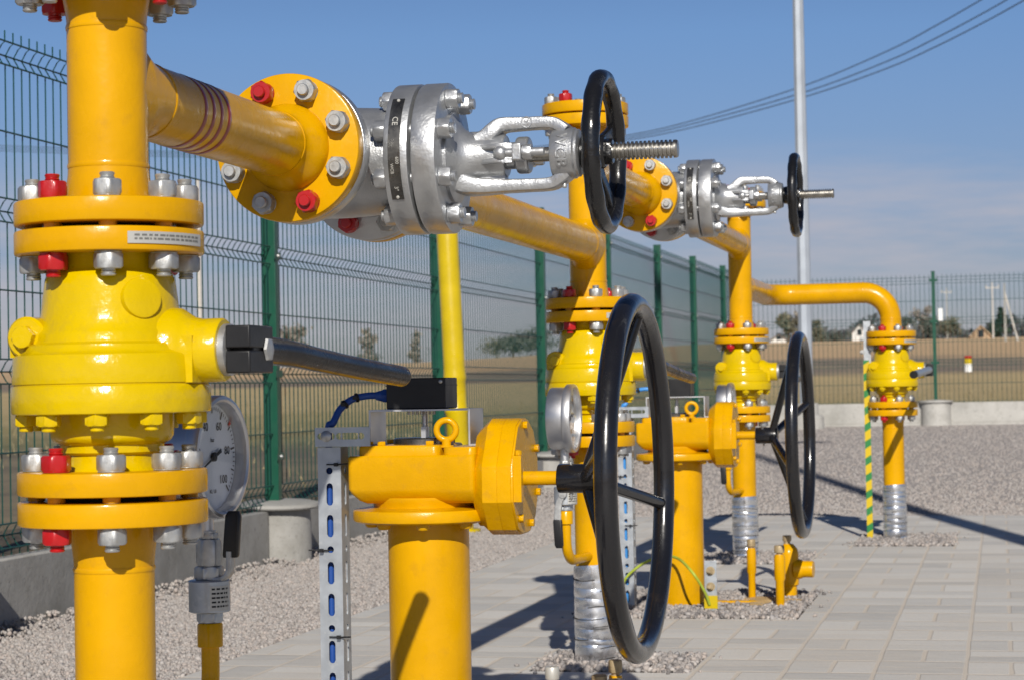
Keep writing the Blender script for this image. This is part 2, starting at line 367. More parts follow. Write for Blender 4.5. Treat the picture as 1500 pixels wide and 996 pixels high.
class MB:
    def __init__(s):
        s.v = []; s.f = []
    def add(s, vs, fs):
        o = len(s.v)
        s.v.extend([tuple(p) for p in vs])
        s.f.extend([tuple(i + o for i in f) for f in fs])
        return s
    def loft(s, rings, cap0=True, cap1=True, closed=True):
        n = len(rings[0]); vs = [p for r in rings for p in r]; fs = []
        for i in range(len(rings) - 1):
            for j in range(n if closed else n - 1):
                k = (j + 1) % n
                fs.append((i * n + j, i * n + k, (i + 1) * n + k, (i + 1) * n + j))
        if cap0: fs.append(tuple(range(n - 1, -1, -1)))
        if cap1: fs.append(tuple((len(rings) - 1) * n + j for j in range(n)))
        return s.add(vs, fs)
    def lathe(s, prof, o, ax, n=48, rot=0.0, caps=True):
        ax, u, w = frame(ax); o = V(o)
        if prof[0][0] < 1e-6: prof = [(1e-5, prof[0][1])] + list(prof[1:])
        if prof[-1][0] < 1e-6: prof = list(prof[:-1]) + [(1e-5, prof[-1][1])]
        rings = []
        for r, h in prof:
            rings.append([o + ax * h + (u * math.cos(rot + 2 * PI * k / n) + w * math.sin(rot + 2 * PI * k / n)) * r for k in range(n)])
        return s.loft(rings, caps, caps)
    def cyl(s, p0, p1, r, r2=None, n=24, b=0.0, rot=0.0):
        p0 = V(p0); p1 = V(p1); d = p1 - p0; l = d.length
        r2 = r if r2 is None else r2
        prof = [(r - b, 0), (r, b), (r2, l - b), (r2 - b, l)] if b > 0 else [(r, 0), (r2, l)]
        return s.lathe(prof, p0, d, n, rot)
    def disc(s, o, ax, r, t, b=0.0025, n=72):
        return s.lathe([(r - b, 0), (r - b * 0.3, b * 0.3), (r, b), (r, t - b), (r - b * 0.3, t - b * 0.3), (r - b, t)], o, ax, n)
    def hex(s, o, ax, af, h, rot=0.0):
        rc = af / math.sqrt(3)
        ax_, u, w = frame(ax); o = V(o)
        # chamfered hexagon: intersect prism with cone by lowering the corners
        n = 36; rings = []
        for hh, lim in ((0, af / 2 * 1.0), (h * 0.12, rc), (h * 0.88, rc), (h, af / 2 * 1.0)):
            ring = []
            for k in range(n):
                a = 2 * PI * k / n
                am = (a % (PI / 3)) - PI / 6
                rr = min(lim, (af / 2) / math.cos(am))
                ring.append(o + ax_ * hh + (u * math.cos(a + rot) + w * math.sin(a + rot)) * rr)
            rings.append(ring)
        return s.loft(rings)
    def tube(s, pts, r, n=12, caps=True):
        pts = [V(p) for p in pts]
        rad = r if isinstance(r, (list, tuple)) else [r] * len(pts)
        t0 = (pts[1] - pts[0]).normalized()
        _, u, w = frame(t0); rings = []
        for i, p in enumerate(pts):
            if i == 0: t = (pts[1] - pts[0])
            elif i == len(pts) - 1: t = pts[-1] - pts[-2]
            else: t = (pts[i + 1] - pts[i]).normalized() + (pts[i] - pts[i - 1]).normalized()
            t.normalize()
            u = (u - t * u.dot(t)).normalized(); w = t.cross(u)
            rings.append([p + (u * math.cos(2 * PI * k / n) + w * math.sin(2 * PI * k / n)) * rad[i] for k in range(n)])
        return s.loft(rings, caps, caps)
    def torus(s, c, ax, Rr, r, n=64, m=14, rfun=None, a0=0, a1=2 * PI, ex=1.0):
        ax, u, w = frame(ax); c = V(c); rings = []
        full = abs(a1 - a0 - 2 * PI) < 1e-6
        cnt = n if full else n + 1
        for i in range(cnt):
            a = a0 + (a1 - a0) * i / n
            rad = u * math.cos(a) + w * math.sin(a)
            rr = r if rfun is None else rfun(a)
            rings.append([c + rad * (Rr + rr * math.cos(2 * PI * k / m)) + ax * (rr * ex * math.sin(2 * PI * k / m)) for k in range(m)])
        if full: rings.append(rings[0])
        return s.loft(rings, not full, not full)
    def box(s, lo, hi):
        x0, y0, z0 = lo; x1, y1, z1 = hi
        vs = [(x0, y0, z0), (x1, y0, z0), (x1, y1, z0), (x0, y1, z0), (x0, y0, z1), (x1, y0, z1), (x1, y1, z1), (x0, y1, z1)]
        return s.add(vs, [(3, 2, 1, 0), (4, 5, 6, 7), (0, 1, 5, 4), (1, 2, 6, 5), (2, 3, 7, 6), (3, 0, 4, 7)])
    def bar(s, path, side, wid, thk, n=16):
        """rounded rectangular bar along a path; side = vector of the width direction"""
        path = [V(p) for p in path]; side = V(side).normalized(); rings = []
        for i, p in enumerate(path):
            t = path[min(i + 1, len(path) - 1)] - path[max(i - 1, 0)]
            t.normalize(); nn = t.cross(side).normalized()
            a_ = wid[i] if isinstance(wid, (list, tuple)) else wid
            b_ = thk[i] if isinstance(thk, (list, tuple)) else thk
            ring = []
            for k in range(n):
                a = 2 * PI * (k + 0.5) / n
                cx = math.copysign(abs(math.cos(a)) ** 0.36, math.cos(a)); sx = math.copysign(abs(math.sin(a)) ** 0.36, math.sin(a))
                ring.append(p + side * (cx * a_ / 2) + nn * (sx * b_ / 2))
            rings.append(ring)
        return s.loft(rings)

def smooth_path(pts, n=8):
    pts = [V(p) for p in pts]; out = []
    for i in range(len(pts) - 1):
        p0 = pts[max(i - 1, 0)]; p1 = pts[i]; p2 = pts[i + 1]; p3 = pts[min(i + 2, len(pts) - 1)]
        for k in range(n):
            t = k / n
            out.append(0.5 * ((2 * p1) + (p2 - p0) * t + (2 * p0 - 5 * p1 + 4 * p2 - p3) * t * t + (-p0 + 3 * p1 - 3 * p2 + p3) * t ** 3))
    out.append(pts[-1])
    return out

ROOT = {}
def mesh_obj(name, mb, m, off, smooth=True, angle=38):
    me = bpy.data.meshes.new(name)
    vs = [(p[0] - off[0], p[1] - off[1], p[2] - off[2]) for p in mb.v]
    me.from_pydata(vs, [], mb.f)
    bm = bmesh.new(); bm.from_mesh(me)
    bmesh.ops.recalc_face_normals(bm, faces=bm.faces)
    bm.to_mesh(me); bm.free()
    if smooth:
        me.polygons.foreach_set('use_smooth', [True] * len(me.polygons))
        me.set_sharp_from_angle(angle=R(angle))
    me.materials.append(M[m] if isinstance(m, str) else m)
    o = bpy.data.objects.new(name, me)
    COL.objects.link(o)
    return o

def tag(o, label=None, cat=None, group=None, kind=None):
    if label: o['label'] = label
    if cat: o['category'] = cat
    if group: o['group'] = group
    if kind: o['kind'] = kind
    return o

def thing(name, loc, label, cat, group=None):
    o = bpy.data.objects.new(name, None)
    o.empty_display_size = 0.05
    COL.objects.link(o)
    o.location = loc
    ROOT[o.name] = V(loc)
    return tag(o, label, cat, group)

def part(name, mb, m, parent, label=None, smooth=True, angle=38, bevel=0.0):
    off = ROOT[parent.name]
    o = mesh_obj(name, mb, m, off, smooth, angle)
    o.parent = parent
    ROOT[o.name] = off
    if label: o['label'] = label
    if bevel > 0:
        md = o.modifiers.new('bevel', 'BEVEL'); md.width = bevel; md.segments = 3; md.limit_method = 'ANGLE'; md.angle_limit = R(35)
        md.harden_normals = False
    return o

def solo(name, mb, m, label, cat, loc, group=None, smooth=True):
    o = mesh_obj(name, mb, m, V(loc), smooth)
    o.location = loc
    ROOT[o.name] = V(loc)
    return tag(o, label, cat, group)

def struct(name, mb, m, kind='structure', smooth=False):
    o = mesh_obj(name, mb, m, (0, 0, 0), smooth)
    o['kind'] = kind
    return o

def dup(root, loc, label=None, group=None, skip=(), swap=None):
    r = root.copy(); COL.objects.link(r); r.location = loc
    ROOT[r.name] = ROOT[root.name]
    if label: r['label'] = label
    if group: r['group'] = group
    def rec(src, dst):
        for ch in list(src.children):
            if ch.name.split('.')[0] in skip: continue
            c = ch.copy(); COL.objects.link(c); c.parent = dst
            ROOT[c.name] = ROOT[root.name]
            if swap and ch.name.split('.')[0] in swap:
                c.data = ch.data.copy(); c.data.materials.clear(); c.data.materials.append(M[swap[ch.name.split('.')[0]]])
            rec(ch, c)
    rec(root, r)
    return r

# text -> verts/faces in the xy plane
_txt = {}
def text_geo(s, size=1.0, extr=0.02):
    key = (s, size, extr)
    if key in _txt: return _txt[key]
    cu = bpy.data.curves.new('t', 'FONT'); cu.body = s; cu.size = size; cu.extrude = extr
    cu.align_x = 'CENTER'; cu.align_y = 'CENTER'; cu.resolution_u = 3
    o = bpy.data.objects.new('t', cu); COL.objects.link(o)
    bpy.context.view_layer.update()
    dg = bpy.context.evaluated_depsgraph_get()
    me = bpy.data.meshes.new_from_object(o.evaluated_get(dg))
    vs = [tuple(v.co) for v in me.vertices]; fs = [tuple(p.vertices) for p in me.polygons]
    bpy.data.objects.remove(o); bpy.data.curves.remove(cu); bpy.data.meshes.remove(me)
    _txt[key] = (vs, fs)
    return vs, fs

def add_text(mb, s, size, extr, fn):
    vs, fs = text_geo(s, size, extr)
    mb.add([fn(V(v)) for v in vs], fs)

# ------------------------------------------------------------------ generic fittings
def stud_mb(c, ax, grip, af=0.0285, nh=0.0175, r=0.0083, ext=0.009, rot=None, mb=None):
    mb = mb or MB()
    ax = V(ax).normalized(); c = V(c)
    rot = random.uniform(0, PI / 3) if rot is None else rot
    half = grip / 2 + nh + ext
    prof = []; h = 0.0; L_ = 2 * half; pitch = 0.0026
    prof.append((r - 0.0010, 0)); prof.append((r, 0.0013))
    def thread(h0, h1):
        h = h0
        while h + pitch <= h1:
            prof.append((r, h + pitch * 0.2)); prof.append((r - 0.0011, h + pitch * 0.65)); h += pitch
    thread(0.0014, ext)
    prof.append((r, ext + 0.001)); prof.append((r, L_ - ext - 0.001))
    thread(L_ - ext, L_ - 0.0014)
    prof.append((r, L_ - 0.0013)); prof.append((r - 0.0010, L_))
    mb.lathe(prof, c - ax * half, ax, 16)
    for sg in (-1, 1):
        mb.hex(c + ax * sg * (grip / 2 + 0.0012), ax * sg, af, nh, rot + random.uniform(-.25, .25))
        mb.lathe([(af * 0.5, 0), (af * 0.53, 0.0005), (af * 0.5, 0.0014)], c + ax * sg * grip / 2, ax * sg, 20)
    return mb

def studs(parent, c, ax, rb, grip, reds=(), n=8, a0=22.5, **kw):
    """n stud bolts on a bolt circle; angle measured from u=(frame) explicitly given"""
    ax = V(ax).normalized(); c = V(c)
    if abs(ax.z) > 0.9: u, w = V((0, -1, 0)), V((1, 0, 0))       # from the -Y side towards +X
    elif abs(ax.y) > 0.9: u, w = V((1, 0, 0)), V((0, 0, 1))      # from +X towards +Z
    else: u, w = V((0, -1, 0)), V((0, 0, 1))
    for k in range(n):
        a = R(a0 + 360.0 / n * k)
        p = c + (u * math.cos(a) + w * math.sin(a)) * rb
        red = k in reds
        part('stud_bolt', stud_mb(p, ax, grip, **kw), 'red' if red else 'zinc', parent, label='red-painted stud bolt' if red else None)

FT = 0.0265      # flange thickness
FR = 0.105       # flange radius
PR = 0.0445      # pipe radius
BC = 0.084       # bolt circle radius

def hub_profile(h0, h1, r0, r1, n=8):
    """smooth taper between two radii"""
    out = []
    for i in range(n + 1):
        t = i / n; s = t * t * (3 - 2 * t)
        out.append((r0 + (r1 - r0) * s, h0 + (h1 - h0) * t))
    return out

def weld(mb, c, ax, r):
    mb.torus(c, ax, r, 0.0013, 64, 6, ex=2.4)

# ------------------------------------------------------------------ layout
LX = -0.971
C1, C2, C3 = (LX, 2.21), (LX, 5.047), (LX, 8.14)
C4 = (-0.452, 9.13)
P1 = (-0.969, 3.533)
P2 = (-0.957, 6.369)
ZU, ZL = 0.857, 0.559       # upper and lower joint heights

# ------------------------------------------------------------------ lower risers
def make_riser(c, label, foil=True):
    x, y = c
    t = thing('gas_riser', (x, y, 0), label, 'gas pipe', 'yellow risers coming out of the ground')
    mb = MB(); ztop = ZL - 0.003 - FT
    mb.lathe([(PR, -0.15), (PR, ztop - 0.055)] + hub_profile(ztop - 0.05, ztop + 0.001, PR, 0.0490), (x, y, 0), (0, 0, 1), 64, caps=False)
    weld(mb, (x, y, ztop - 0.051), (0, 0, 1), PR)
    part('pipe', mb, 'gold', t)
    mb = MB(); mb.disc((x, y, ztop - 0.001), (0, 0, 1), FR, FT)
    part('flange', mb, 'gold', t)
    mb = MB()
    prof = [(PR + 0.0008, -0.05)]
    zz = 0.0; rr = random.Random(int(y * 100))
    while zz < 0.222:
        st = rr.uniform(0.016, 0.03); r0 = PR + rr.uniform(0.0040, 0.0050)
        prof += [(r0 + 0.0002, zz), (r0 + 0.0009, zz + st * 0.2), (r0 + 0.0007, zz + st * 0.75), (r0 - 0.0001, zz + st * 0.97)]
        zz += st
    prof.append((PR + 0.001, min(zz, 0.226)))
    n = 64; rings = []
    for i, (r_, h_) in enumerate(prof):
        rings.append([V((x + math.cos(2 * PI * k / n) * (r_ + rr.uniform(-.0004, .0004)), y + math.sin(2 * PI * k / n) * (r_ + rr.uniform(-.0004, .0004)),
                         h_ + 0.004 * math.sin(2 * PI * k / n + i * .37))) for k in range(n)])
    mb.loft(rings, False, False)
    fo = part('foil_wrap', mb, 'foil', t)
    mb = MB(); zz = 0.018; rr = random.Random(int(y * 77))
    while zz < 0.215:
        k0 = rr.uniform(0, 6.28); span = rr.uniform(2.2, 4.6)
        pts = [V((x + math.cos(k0 + span * i / 18) * (PR + 0.0058), y + math.sin(k0 + span * i / 18) * (PR + 0.0058), zz + 0.003 * math.sin(i * .35))) for i in range(19)]
        mb.tube(pts, 0.0011, 5); zz += rr.uniform(0.02, 0.04)
    part('wrap_seam', mb, 'gasket', t)
    return t

make_riser(C1, 'yellow riser pipe nearest the camera, under the large ball valve at the left edge')
make_riser(C2, 'yellow riser pipe with foil-wrapped foot seen behind the large black handwheel')
make_riser(C3, 'yellow riser pipe with foil-wrapped foot left of the smaller spoked handwheel')
make_riser(C4, 'yellow riser pipe with foil-wrapped foot behind the green and yellow striped strip')

# ------------------------------------------------------------------ ball valves
def make_ball_valve():
    x, y = C1
    t = thing('ball_valve', (x, y, ZL), 'largest lemon-yellow ball valve at the left with long black lever', 'ball valve', 'lemon-yellow ball valves on the risers')
    mb = MB()
    prof = [(0.060, ZL + 0.003 + FT - 0.004), (0.053, 0.592), (0.0515, 0.600), (0.0515, 0.606)] + \
           [(0.0555, 0.6075), (0.057, 0.609), (0.057, 0.6135), (0.0575, 0.617), (0.060, 0.6185), (0.065, 0.621), (0.0678, 0.626), (0.0685, 0.632), (0.0685, 0.6515)] + \
           [(0.1075, 0.6515), (0.1095, 0.6525), (0.1103, 0.6545), (0.1103, 0.6815), (0.1094, 0.6828), (0.1076, 0.6834), (0.1076, 0.6846), (0.1090, 0.6852)] + \
           [(0.1092, 0.690), (0.1080, 0.7140), (0.1068, 0.7165), (0.1020, 0.7185), (0.0985, 0.7215), (0.0972, 0.7270), (0.0930, 0.7285), (0.0885, 0.7300), (0.0872, 0.7330), (0.0862, 0.7395), (0.0845, 0.7420),
            (0.0825, 0.7445), (0.0795, 0.7520), (0.0775, 0.7600), (0.0760, 0.7690), (0.0748, 0.7800), (0.0733, 0.7920), (0.0720, 0.8010), (0.0700, 0.8060), (0.0665, 0.8090),
            (0.0640, 0.8140), (0.0640, 0.8290)]
    mb.lathe(prof, (x, y, 0), (0, 0, 1), 96, caps=False)
    # stem boss towards +X with its saddle block
    zc = 0.7195
    mb.lathe([(0.050, 0.05), (0.047, 0.085), (0.0410, 0.094), (0.0365, 0.102), (0.0350, 0.112), (0.0350, 0.1335), (0.0335, 0.1355), (0.026, 0.1355)], (x, y, zc), (1, 0, 0), 48)
    mb.box((x + 0.055, y - 0.036, 0.6845), (x + 0.1105, y + 0.036, 0.735))
    # cast pad on the dome facing right
    d = V((math.sin(R(50)), -math.cos(R(50)), 0.16)).normalized()
    mb.lathe([(0.025, 0.03), (0.0235, 0.073), (0.0225, 0.0785), (0.019, 0.0795)], (x, y, 0.765), d, 28)
    # lug
    lx, ly = x - 0.0725, y - 0.030
    mb.lathe([(0.023, 0.0), (0.023, 0.042), (0.0205, 0.045), (0.012, 0.045)], (lx, ly + 0.010, 0.7365), (0, -1, 0), 28)
    mb.box((lx - 0.023, ly - 0.026, 0.7150), (lx + 0.040, ly + 0.02, 0.7365))
    body = part('valve_body', mb, 'lemon', t)
    mb = MB(); mb.hex((lx, ly - 0.0352, 0.7365), (0, -1, 0), 0.0225, 0.0095, 0.2)
    part('plug_bolt', mb, 'lemon', body)
    # flanges of the valve
    def sleeves(mb, zg_):
        for k in range(8):
            a = R(22.5 + 45 * k); mb.cyl((x + math.sin(a) * BC, y - math.cos(a) * BC, zg_ - 0.0032), (x + math.sin(a) * BC, y - math.cos(a) * BC, zg_ + 0.0032), 0.0098, n=18)
    mb = MB(); mb.disc((x, y, ZL + 0.003), (0, 0, 1), FR, FT); sleeves(mb, ZL); part('flange', mb, 'gold', t)
    mb = MB(); mb.disc((x, y, ZU - 0.003 - FT), (0, 0, 1), FR, FT); sleeves(mb, ZU); fl = part('flange', mb, 'gold', t)
    # gaskets
    for zz in (ZL, ZU):
        mb = MB(); mb.lathe([(0.062, -0.0036), (0.062, 0.0036)], (x, y, zz), (0, 0, 1), 40); part('gasket', mb, 'gasket', t)
    # small identification plate on the upper flange
    mb = MB(); a0, a1 = R(34), R(92); rings = []
    for i in range(17):
        a = a0 + (a1 - a0) * i / 16
        q = lambda rr, z: V((x + math.sin(a) * rr, y - math.cos(a) * rr, z))
        rings.append([q(FR + 0.0002, 0.8345), q(FR + 0.0016, 0.8345), q(FR + 0.0016, 0.8475), q(FR + 0.0002, 0.8475)])
    mb.loft(rings)
    tg = part('name_plate', mb, 'tag', fl)
    mb = MB(); rr = random.Random(3)
    for row in range(2):
        a = R(38)
        while a < R(88):
            da = R(rr.uniform(1, 4)); zz = 0.8385 + row * 0.004
            p0 = [V((x + math.sin(aa) * (FR + 0.0019), y - math.cos(aa) * (FR + 0.0019), zz + k)) for aa in (a, a + da) for k in (0, 0.0022)]
            mb.add(p0, [(0, 2, 3, 1)]); a += da + R(rr.uniform(.6, 1.4))
    part('stamped_marks', mb, 'faint', tg, smooth=False)
    # yellow bolts under the body
    for k in range(10):
        a = R(14 + 36 * k); p = V((x + math.sin(a) * 0.0945, y - math.cos(a) * 0.0945, 0.6515))
        mb = MB(); mb.hex(p, (0, 0, -1), 0.0235, 0.0125, random.uniform(0, 1)); mb.cyl(p - V((0, 0, .012)), p - V((0, 0, .0185)), 0.0078, n=14, b=.001)
        part('body_bolt', mb, 'lemon', t)
    studs(t, (x, y, ZU), (0, 0, 1), BC, 0.0595, reds=(3, 7))
    studs(t, (x, y, ZL), (0, 0, 1), BC, 0.0595, reds=(3, 7))
    # stem collar, clamp and lever
    mb = MB(); mb.lathe([(0.024, 0.130), (0.0285, 0.1357), (0.0285, 0.143), (0.026, 0.1445)], (x, y, zc), (1, 0, 0), 32)
    part('stem_collar', mb, 'zinc', t)
    mb = MB()
    mb.box((x + 0.1445, y - 0.024, zc + 0.0015), (x + 0.173, y + 0.052, zc + 0.026))
    mb.box((x + 0.1445, y - 0.024, zc - 0.026), (x + 0.173, y + 0.052, zc - 0.0015))
    mb.box((x + 0.1450, y - 0.006, zc - 0.004), (x + 0.1705, y + 0.051, zc + 0.004))
    cl = part('lever_clamp', mb, 'rubber', t, bevel=0.0018)
    mb = MB(); mb.lathe([(0.0, 0), (0.012, 0.0), (0.014, 0.001), (0.013, 0.004), (0.006, 0.006), (0.0, 0.006)], (x + 0.1725, y + 0.033, zc), (1, 0, 0), 6)
    part('clamp_bolt', mb, 'zinc', cl)
    pts = [(x + 0.157, y + 0.045, zc), (x + 0.157, y + 0.14, zc - 0.002), (x + 0.157, y + 0.26, zc - 0.009), (x + 0.157, y + 0.42, zc - 0.018), (x + 0.157, y + 0.612, zc - 0.0275), (x + 0.157, y + 0.62, zc - 0.028)]
    mb = MB(); pp = smooth_path(pts, 6)
    rad = [0.0165 - 0.0022 * min(1, i / 16) for i in range(len(pp))]
    rad[-1] = 0.011
    mb.tube(pp, rad, 24)
    part('lever', mb, 'lever', t)
    return t
bv = make_ball_valve()
dup(bv, (C2[0], C2[1], ZL), 'lemon-yellow ball valve partly hidden by the large black handwheel')
dup(bv, (C3[0], C3[1], ZL), 'lemon-yellow ball valve left of the smaller spoked handwheel')
b4 = dup(bv, (C4[0], C4[1], ZL), 'lemon-yellow ball valve furthest right, below the pipe elbow and beside the striped strip', skip=('lever', 'lever_clamp'))
def lever4():
    x, y = C4; zc = 0.7195
    ROOT[b4.name] = V((x, y, ZL))
    mb = MB(); mb.box((x + 0.1445, y - 0.052, zc - 0.026), (x + 0.173, y + 0.024, zc + 0.026))
    part('lever_clamp', mb, 'rubber', b4, bevel=0.0018)
    pts = [(x + 0.157, y - 0.04, zc), (x + 0.150, y - 0.2, zc - 0.004), (x + 0.135, y - 0.40, zc - 0.012), (x + 0.118, y - 0.62, zc - 0.02)]
    mb = MB(); pp = smooth_path(pts, 6); mb.tube(pp, 0.0150, 20)
    lv = part('lever', mb, 'strut', b4, label='grey lever pointing at the camera')
    mb = MB(); e = V(pts[-1]); mb.cyl(e, e + V((-0.003, -0.02, -.0008)), 0.0158, n=20, b=.002); part('end_cap', mb, 'rubber', lv)
lever4()

# ------------------------------------------------------------------ overhead gas pipes
def column_top(mb, fmb, x, y, ztop):
    """welding neck, flange pair on top; returns nothing"""
    mb.lathe([(PR, 0)] + hub_profile(0.004, 0.0455, PR, 0.0495), (x, y, ztop - 0.045), (0, 0, 1), 64, caps=False)
    weld(mb, (x, y, ztop - 0.045), (0, 0, 1), PR)

def tee(mb, x, y, z, dy, length):
    """branch along Y (dy=+1/-1) with a filleted crotch, from the column at x,y"""
    n = 64; rings = []
    for i in range(21):
        h = 0.097 * i / 20
        fl = 0.020 * max(0, 1 - (max(h, 0.040) - 0.040) / 0.056) ** 2.2
        rings.append([V((x + math.cos(2 * PI * k / n) * PR, y + dy * h, z + math.sin(2 * PI * k / n) * (PR + fl))) for k in range(n)])
    mb.loft(rings, False, False)
    mb.lathe([(PR, 0.096), (PR, length)], (x, y, z), (0, dy, 0), 64, caps=False)
    weld(mb, (x, y + dy * 0.098, z), (0, 1, 0), PR)

def neck_flange_y(mb, fmb, x, z, yface, dy):
    """flange whose gasket face is at yface; pipe comes from -dy side"""
    fmb.disc((x, yface - dy * FT, z), (0, dy, 0), FR, FT)
    mb.lathe([(PR, 0)] + hub_profile(0.004, 0.052, PR, 0.062), (x, yface - dy * (FT + 0.052), z), (0, dy, 0), 64, caps=False)
    weld(mb, (x, yface - dy * (FT + 0.052), z), (0, 1, 0), PR)

Z1, Z2, Z4 = 1.015, 1.208, 1.052     # heights of the horizontal runs
G1, G2 = 3.050, 6.057                # centres of the two gate valves along Y
GH = 0.196                           # half face-to-face

def lower_neck(mb, x, y):
    z0 = ZU + 0.003 + FT
    mb.lathe(hub_profile(z0 - 0.002, z0 + 0.045, 0.0485, PR) , (x, y, 0), (0, 0, 1), 64, caps=False)
    weld(mb, (x, y, z0 + 0.041), (0, 0, 1), PR)

def make_pipe(x, y, ztop, label):
    t = thing('gas_pipe', (x, y, ZU + 0.003), label, 'gas pipe', 'yellow overhead pipes')
    mb = MB(); z0 = ZU + 0.003 + FT
    mb.lathe([(PR, z0 + 0.04), (PR, ztop - 0.04)], (x, y, 0), (0, 0, 1), 72, caps=False)
    lower_neck(mb, x, y)
    column_top(mb, None, x, y, ztop)
    part('upright_pipe', mb, 'gold', t)
    mb = MB(); mb.disc((x, y, ZU + 0.003), (0, 0, 1), FR, FT); part('flange', mb, 'gold', t)
    mb = MB(); mb.disc((x, y, ztop), (0, 0, 1), FR, FT); part('flange', mb, 'gold', t)
    mb = MB(); mb.disc((x, y, ztop + FT + 0.004), (0, 0, 1), FR, FT); part('blind_flange', mb, 'gold', t)
    mb = MB(); mb.lathe([(0.07, 0), (0.07, 0.004)], (x, y, ztop + FT), (0, 0, 1), 40); part('gasket', mb, 'gasket', t)
    studs(t, (x, y, ztop + FT + 0.002), (0, 0, 1), BC, 2 * FT + 0.004, reds=(1, 5) if y < 3 else (3, 7))
    return t

t1 = make_pipe(C1[0], C1[1], 1.128, 'nearest yellow overhead pipe at the left, with red stripes on its branch')
mb = MB(); fm = MB()
tee(mb, LX, C1[1], Z1, 1, G1 - GH - 0.004 - FT - 0.04 - C1[1])
neck_flange_y(mb, fm, LX, Z1, G1 - GH - 0.0035, 1)
br = part('branch_pipe', mb, 'gold', t1)
mb = MB()
for k in range(4):
    mb.lathe([(PR + 0.0002, 0), (PR + 0.0006, 0.001), (PR + 0.0006, 0.010), (PR + 0.0002, 0.011)], (LX, 2.395 + k * 0.0265, Z1), (0, 1, 0), 64, caps=False)
part('red_stripes', mb, 'stripe', br)
part('flange', fm, 'gold', t1)

t2 = make_pipe(C2[0], C2[1], 1.300, 'middle yellow overhead pipe with bolted blind flange behind the black gate valve wheel')
mb = MB(); fm = MB()
tee(mb, LX, C2[1], Z1, -1, C2[1] - (G1 + GH + 0.004 + FT + 0.04))
neck_flange_y(mb, fm, LX, Z1, G1 + GH + 0.0035, -1)
part('branch_pipe', mb, 'gold', t2); part('flange', fm, 'gold', t2)
mb = MB(); fm = MB()
tee(mb, LX, C2[1], Z2, 1, G2 - GH - 0.004 - FT - 0.04 - C2[1])
neck_flange_y(mb, fm, LX, Z2, G2 - GH - 0.0035, 1)
part('branch_pipe', mb, 'gold', t2); part('flange', fm, 'gold', t2)

t3 = make_pipe(C3[0], C3[1], 1.350, 'furthest yellow overhead pipe turning right through two elbows')
mb = MB(); fm = MB()
tee(mb, LX, C3[1], Z2, -1, C3[1] - (G2 + GH + 0.004 + FT + 0.04))
neck_flange_y(mb, fm, LX, Z2, G2 + GH + 0.0035, -1)
part('branch_pipe', mb, 'gold', t3); part('flange', fm, 'gold', t3)
# long branch to column 4 with two elbows
ER = 0.114
y4 = C4[1]
mb = MB()
tee(mb, LX, C3[1], Z4, 1, 0.2)
pts = [(LX, C3[1] + 0.19, Z4), (LX, y4 - ER, Z4)]
for i in range(1, 13):
    a = PI / 2 * i / 12
    pts.append((LX + ER * (1 - math.cos(a)), y4 - ER + ER * math.sin(a), Z4))
pts.append((C4[0] - ER, y4, Z4))
for i in range(1, 13):
    a = PI / 2 * i / 12
    pts.append((C4[0] - ER + ER * math.sin(a), y4, Z4 - ER + ER * math.cos(a)))
pts.append((C4[0], y4, ZU + 0.003 + FT + 0.04))
mb.tube(pts, PR, 48, caps=False)
for c, a in (((LX, y4 - ER, Z4), (0, 1, 0)), ((LX + ER, y4, Z4), (1, 0, 0)), ((C4[0] - ER, y4, Z4), (1, 0, 0)), ((C4[0], y4, Z4 - ER), (0, 0, 1))):
    weld(mb, c, a, PR)
lower_neck(mb, *C4)
part('elbow_pipe', mb, 'gold', t3)
mb = MB(); mb.disc((C4[0], C4[1], ZU + 0.003), (0, 0, 1), FR, FT); part('flange', mb, 'gold', t3)

